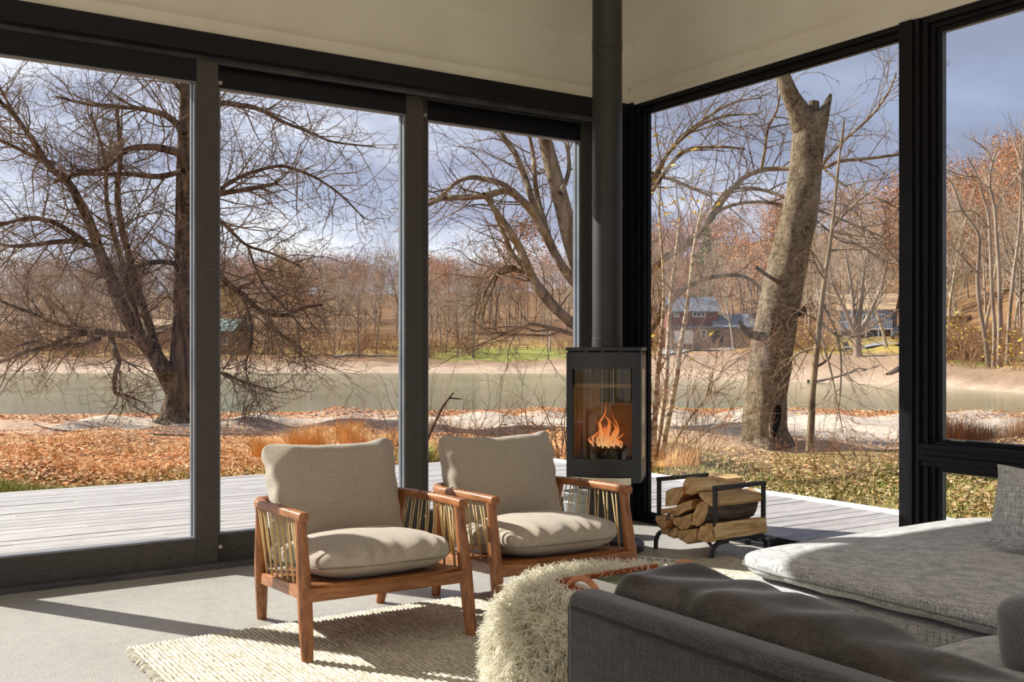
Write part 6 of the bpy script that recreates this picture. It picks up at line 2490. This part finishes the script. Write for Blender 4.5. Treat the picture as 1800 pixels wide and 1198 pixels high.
# shell: sides, back, top and bottom; open front
mb = MB()
mb.box(-SW, SW, SD - .015, SD, Z0, Z1)
for s_ in (-1, 1):
    xa, xb = sorted((s_ * SW, s_ * (SW - .02)))
    mb.box(xa, xb, -SD + .023, SD, Z0, ZW0 + .01).box(xa, xb, -SD + .023, SD, ZW1, Z1).box(xa, xb, -SD + .023, -.145, ZW0, ZW1).box(xa, xb, .06, SD, ZW0, ZW1)
for za, zb_ in ((Z0, Z0 + .02), (Z1 - .02, Z1)):
    mb.prism([(x, front_y(x) + .02) for x in np.linspace(-SW, SW, 13)] + [(SW, SD), (-SW, SD)], za, zb_)
mb.build('body', 'stove_black', stove, bevel=.003)
d = MB()
front_strip(d, -SW, SW, ZW1, Z1, .022)
front_strip(d, -SW, SW, Z0, ZW0, .022)
front_strip(d, -SW, -SW + .038, ZW0, ZW1, .022, 3)
front_strip(d, SW - .052, SW, ZW0, ZW1, .022, 3)
door = d.build('door', 'stove_black', stove, auto=35)
gl_ = MB()
front_strip(gl_, -SW + .036, SW - .050, ZW0 - .005, ZW1 + .005, .005, 12, -.012)
gl_.build('pane', 'stove_glass', door, auto=35)
hd_ = MB()
front_strip(hd_, -SW + .035, SW - .055, .418, .456, .012, 12, .018)
hdo = hd_.build('handle', 'champagne', door, auto=35)
hdo['label'] = 'champagne metal handle bar'
for s_ in (-1, 1):
    MB().box(*(sorted((s_ * (SW + .001), s_ * (SW - .012)))), -.145, .06, ZW0, ZW1).build('side_pane', 'house_pane', stove)
tp = MB().prism([(x, front_y(x, .006)) for x in np.linspace(-SW - .004, SW + .004, 13)] + [(SW + .004, SD + .004), (-SW - .004, SD + .004)], Z1 + .010, Z1 + .030)
tp.build('top_plate', 'stove_black', stove, bevel=.004)
MB().prism([(x * .97, front_y(x, -.02)) for x in np.linspace(-SW, SW, 13)] + [(SW * .97, SD - .01), (-SW * .97, SD - .01)], Z1, Z1 + .010).build('top_gap', 'soot', stove)
for x in (-.10, .0, .10):
    MB().box(x - .012, x + .012, front_y(x) - .003, front_y(x) + .01, Z1 + .0, Z1 + .008).build('hinge', 'iron', stove)
# firebox lining
mb = MB()
mb.box(-SW + .03, SW - .03, SD - .05, SD - .018, ZW0 - .02, ZW1 + .03)
mb.build('fire_brick', 'vermiculite', stove, bevel=.004)
for s_ in (-1, 1):
    MB().add([(s_ * (SW - .024), -.20, ZW0 - .03), (s_ * (SW - .024), .16, ZW0 - .03), (s_ * (SW - .024), .16, .98), (s_ * (SW - .024), -.20, .98), (s_ * (SW - .052), -.20, ZW0 - .03), (s_ * (SW - .052), .16, ZW0 - .03), (s_ * (SW - .052), .16, .98), (s_ * (SW - .052), -.20, .98)], [(0, 1, 2, 3), (7, 6, 5, 4), (0, 4, 5, 1), (1, 5, 6, 2), (2, 6, 7, 3), (3, 7, 4, 0)]).build('fire_brick', 'vermiculite', stove)
MB().box(-SW + .03, SW - .03, -.17, .15, .975, .998).build('baffle', 'vermiculite', stove, bevel=.004)
MB().box(-.06, .14, .146, .152, .87, .96).build('air_slot', 'soot', stove)
MB().box(-SW + .03, SW - .03, -SD + .012, SD - .02, ZW0 - .05, ZW0 - .02).build('grate', 'soot', stove)
MB().box(-SW + .025, SW - .025, -SD + .012, -SD + .04, .998, Z1 - .022).build('air_box', 'soot', stove)
# pedestal and base
MB().box(-.105, .125, -.11, .14, .045, Z0).build('pedestal', 'stove_black', stove, bevel=.012, seg=3)
MB().lathe([(.215, 0), (.222, .008), (.222, .040), (.212, .048), (.05, .049)], 48).build('base_plate', 'stove_black', stove, auto=40)

rot45 = Matrix.Rotation(math.radians(-45), 4, 'Z')


def stv(x, y, z):
    return tuple(ST + (rot45 @ Vector((x, y, z))))


# burning logs and flames
def log_mesh(poly, L, seed, taper=.95):
    """split log: outline poly in local (y, z), running along +x"""
    g = np.random.default_rng(seed)
    n = len(poly)
    ns = 7
    V, mi = [], []
    for s_ in range(ns):
        t_ = s_ / (ns - 1)
        k = 1 - (1 - taper) * t_
        off = g.normal(0, .0025, 2) if 0 < s_ < ns - 1 else (0, 0)
        for (y, z) in poly:
            V.append((L * t_ + (g.normal(0, .004) if s_ in (0, ns - 1) else 0), y * k + off[0] + g.normal(0, .0012), z * k + off[1] + g.normal(0, .0012)))
    F = []
    for s_ in range(ns - 1):
        for q in range(n):
            q2 = (q + 1) % n
            F.append((s_ * n + q, (s_ + 1) * n + q, (s_ + 1) * n + q2, s_ * n + q2))
    return V, F, ns


for k, (x, y, z, rz, r_) in enumerate(((-.10, -.06, ZW0 + .02, .25, .042), (-.10, .05, ZW0 + .02, -.2, .046), (-.09, -.01, ZW0 + .075, 1.0, .036))):
    poly = [(r_ * math.cos(a), r_ * math.sin(a)) for a in np.linspace(0, 2 * PI, 10, endpoint=False)]
    V, F, ns = log_mesh(poly, .21, 70 + k)
    mb = MB().add(V, F).add([V[i] for i in range(10)], [tuple(range(10))]).add([V[(ns - 1) * 10 + i] for i in range(10)], [tuple(range(9, -1, -1))])
    o = mb.build('burning_log', 'soot', smooth=False)
    o.location = stv(x, y, z)
    o.rotation_euler = (0, 0, math.radians(-45) + rz)
    tag(o, ('charred log at the front of the fire inside the stove', 'charred log at the back of the fire inside the stove', 'charred log lying across the other two in the stove')[k], 'log')
fire = thing('fire', 'orange flames rising from the logs inside the wood stove', 'fire', stv(0.0, -.02, ZW0 + .05), math.radians(-45))
g = np.random.default_rng(90)
tongues = [(-.066, .01, .11, .020), (-.045, -.03, .17, .022), (-.028, .02, .15, .026), (-.022, -.04, .285, .017), (-.004, 0, .21, .030), (.012, -.03, .13, .030), (.030, .02, .17, .022), (.052, -.02, .225, .012), (.066, .01, .10, .018), (.080, -.03, .065, .014), (-.078, -.02, .07, .014), (.0, .03, .10, .03), (-.05, .03, .06, .03), (.045, .03, .06, .03)]
for x0, y0, h_, w_ in tongues:
    n = 12
    pts, rad = [], []
    ph = g.random() * 6
    for q in range(n):
        t_ = q / (n - 1)
        pts.append((x0 + .028 * math.sin(ph + t_ * 6) * t_ + x0 * .15 * t_, y0 + .012 * math.cos(ph + t_ * 4) * t_, h_ * t_))
        rad.append(max(w_ * .55 * (math.sin(PI * min(.2 + t_ * .85, 1.0)) ** 1.2), .0008))
    V, Q = tube_one(pts, rad, 10)
    V = np.array(V); 
    for i, p in enumerate(V):
        V[i, 0] += .012 * mnoise.noise(Vector(p) * 30)
        V[i, 1] += .010 * mnoise.noise(Vector(p) * 34 + Vector((5, 1, 2)))
    link('flame', fast_mesh('flame', V, Q), 'flame', fire, smooth=True)

# flue
flue = thing('flue_pipe', 'tall matt black flue pipe rising from the wood stove to the ceiling', 'pipe', stv(0, .0, Z1 + .030))
rp = .0895
MB().lathe([(rp, 0), (rp, ZE + PITCH * (WL - 4.855) - Z1 - .03 - rp * PITCH - .005)], 48).build('pipe', 'stove_pipe', flue, auto=40)
for z in (.0, .83, 1.78):
    MB().lathe([(rp, 0), (rp + .0022, .002), (rp + .0022, .055), (rp, .057)], 48, (0, 0, z), cap=False).build('joint_collar', 'stove_pipe', flue, auto=40)

# galvanised ash bucket behind the stove's left side
p = onZ(1022, 906, 0.0)
p = P(1018, 900, 6.75)
bk = thing('ash_bucket', 'galvanised ash bucket on the floor behind the rear armchair, left of the stove pedestal', 'bucket', (p.x, p.y, 0.0))
MB().lathe([(.085, .0), (.088, .01), (.108, .26), (.112, .265), (.108, .27), (.100, .262), (.082, .02)], 32).build('body', 'galvanised', bk, auto=40)
for z in (.09, .20):
    r__ = .088 + z * .08
    MB().lathe([(r__, z), (r__ + .004, z + .006), (r__ + .001, z + .012)], 32, cap=False).build('rib', 'galvanised', bk, auto=60)
MB().tube([tuple(q) for q in smooth_path([(-.112, 0, .25), (-.09, .03, .19), (0, .115, .15), (.09, .03, .19), (.112, 0, .25)], 4)], .003, 6).build('handle', 'steel', bk, smooth=True)

# ------------------------------------------------------------------ firewood rack and logs
RXa, RXb, RYa, RYb, RZ = 4.175, 4.565, 4.228, 4.70, .415
rack = thing('log_rack', 'black iron firewood rack filled with split logs beside the tall window', 'rack', (4.375, 4.47, 0))
RC = Vector((4.375, 4.47, 0))


def fpath(pts, k=5):
    return [tuple(Vector(p) - RC) for p in pts]


def arc(c, r, a0, a1, n, fn):
    return [fn(c[0] + r * math.cos(math.radians(a0 + (a1 - a0) * i / n)), c[1] + r * math.sin(math.radians(a0 + (a1 - a0) * i / n))) for i in range(n + 1)]


for Y in (RYa, RYb):
    # closed hoop in the x-z plane: posts, top bar, curved lower corners
    fn = lambda x, z: (x, Y, z)
    zl = .115
    pts = [(RXa, Y, RZ)] + arc((RXa + .05, zl + .05), .05, 180, 270, 6, fn) + arc((RXb - .05, zl + .05), .05, 270, 360, 6, fn) + [(RXb, Y, RZ)]
    sweep_obj('side_hoop', fpath(pts), rrect(.020, .024, .003), 'iron', rack, up=(0, 1, 0), closed=False)
    MB().bar(tuple(Vector((RXa - .012, Y, RZ)) - RC), tuple(Vector((RXb + .012, Y, RZ)) - RC), .024, .024).build('top_bar', 'iron', rack, bevel=.002)
    # bent foot at each end
    for X, sx in ((RXa, -1), (RXb, 1)):
        fy = Y
        pts = [(X + sx * -.10, fy, .105), (X + sx * -.04, fy, .102), (X - sx * .0, fy, .088), (X + sx * .022, fy, .055), (X + sx * .026, fy, .0)]
        pts = [tuple(q) for q in smooth_path(pts, 4)]
        sweep_obj('foot', fpath(pts), rrect(.020, .022, .003), 'iron', rack, up=(0, 1, 0))
for X in (RXa + .05, (RXa + RXb) / 2, RXb - .05):
    MB().bar(tuple(Vector((X, RYa, .108)) - RC), tuple(Vector((X, RYb, .108)) - RC), .022, .012).build('cross_bar', 'iron', rack, bevel=.002)
pts = [tuple(q) for q in smooth_path([(RXa + .02, RYa + .02, .085), (RXa + .12, RYa + .12, .05), (RXa + .19, RYa + .225, .035), (RXa + .26, RYa + .33, .05), (RXb - .02, RYb - .02, .085)], 4)]
sweep_obj('brace', fpath(pts), rrect(.022, .010, .002), 'iron', rack)

logs_px = [
    ('pale split log lying on top of the firewood stack', [(478, 195), (440, 300), (455, 365), (545, 390), (625, 350), (575, 245)], 'split_wood', .40, 0),
    ('brown wedge of firewood at the upper left of the stack', [(258, 345), (330, 308), (445, 300), (452, 370), (372, 505), (248, 520)], 'split_brown', .38, 1),
    ('curved pale slab right below the top log, beside the front post', [(660, 355), (760, 420), (800, 490), (775, 525), (690, 470), (612, 395), (625, 365)], 'split_wood', .40, 0),
    ('orange-brown split log under the brown wedge', [(342, 528), (440, 470), (560, 440), (540, 540), (460, 580), (390, 625), (362, 612)], 'split_brown', .36, 0),
    ('thick pale log with round bark side in the middle right of the stack', [(645, 455), (592, 500), (557, 600), (552, 720), (600, 742), (680, 692), (738, 560), (730, 500)], 'split_wood', .41, 1),
    ('large pale log at the bottom right of the stack, against the front post', [(705, 705), (640, 740), (600, 895), (700, 920), (775, 910), (825, 888), (820, 700)], 'split_wood', .41, 0),
    ('split log with dark end grain in the middle of the stack', [(320, 640), (440, 628), (545, 590), (548, 722), (480, 775), (430, 775), (352, 720)], 'split_brown', .38, 1),
    ('short yellow log at the bottom middle of the stack', [(402, 790), (500, 775), (598, 760), (592, 890), (500, 938), (380, 868)], 'split_wood', .38, 0),
    ('small thin stick at the left side of the stack, beside the rear post', [(195, 545), (330, 530), (346, 560), (272, 598), (196, 602)], 'split_wood', .34, 0),
    ('narrow upright split piece at the left of the stack', [(270, 572), (346, 560), (340, 622), (312, 662), (270, 732)], 'split_wood', .34, 0),
    ('dark barked log sticking out at the far left of the stack', [(136, 620), (262, 606), (266, 735), (222, 772), (150, 692)], 'split_brown', .36, 1),
    ('dark barked stick at the bottom left of the stack', [(205, 772), (298, 740), (292, 800), (246, 832), (215, 822)], 'split_brown', .34, 1),
    ('small orange wedge at the bottom left of the stack', [(300, 792), (350, 742), (391, 772), (380, 832), (350, 868), (266, 838)], 'split_wood', .36, 0),
]
for k, (lab, pz, mt_, L, barky) in enumerate(logs_px):
    X0 = RXa - .02 - (.03 if k in (10, 8) else 0) + (.02 if k in (0,) else 0)
    q3 = [onX(1130 + a / 6.304, 810 + b_ / 6.304, X0) for a, b_ in pz]
    cy = sum(q.y for q in q3) / len(q3)
    cz = sum(q.z for q in q3) / len(q3)
    poly = [((q.y - cy) * .985, (q.z - cz) * .985) for q in q3]
    ar = sum(poly[i][0] * poly[(i + 1) % len(poly)][1] - poly[(i + 1) % len(poly)][0] * poly[i][1] for i in range(len(poly)))
    if ar < 0:
        poly = poly[::-1]
    # finer outline
    fine = []
    for i in range(len(poly)):
        a, b_ = poly[i], poly[(i + 1) % len(poly)]
        fine += [a, ((a[0] + b_[0]) / 2, (a[1] + b_[1]) / 2)]
    V, F, ns = log_mesh(fine, L, 500 + k, .96)
    n = len(fine)
    mb = MB()
    mb.v = V
    mb.f = F[:]
    mb.m = [2 if (barky and (i % n) < n // 3) else 0 for i in range(len(F))]
    mb.f.append(tuple(range(n))); mb.m.append(1)
    mb.f.append(tuple((ns - 1) * n + i for i in range(n - 1, -1, -1))); mb.m.append(1)
    o = mb.build('firewood_log', [mt_, 'end_grain', 'log_bark'], bevel=.003, seg=1)
    o.location = (X0 + .012, cy + .016, cz + .004)
    tag(o, lab, 'log', 'split logs in the firewood rack')
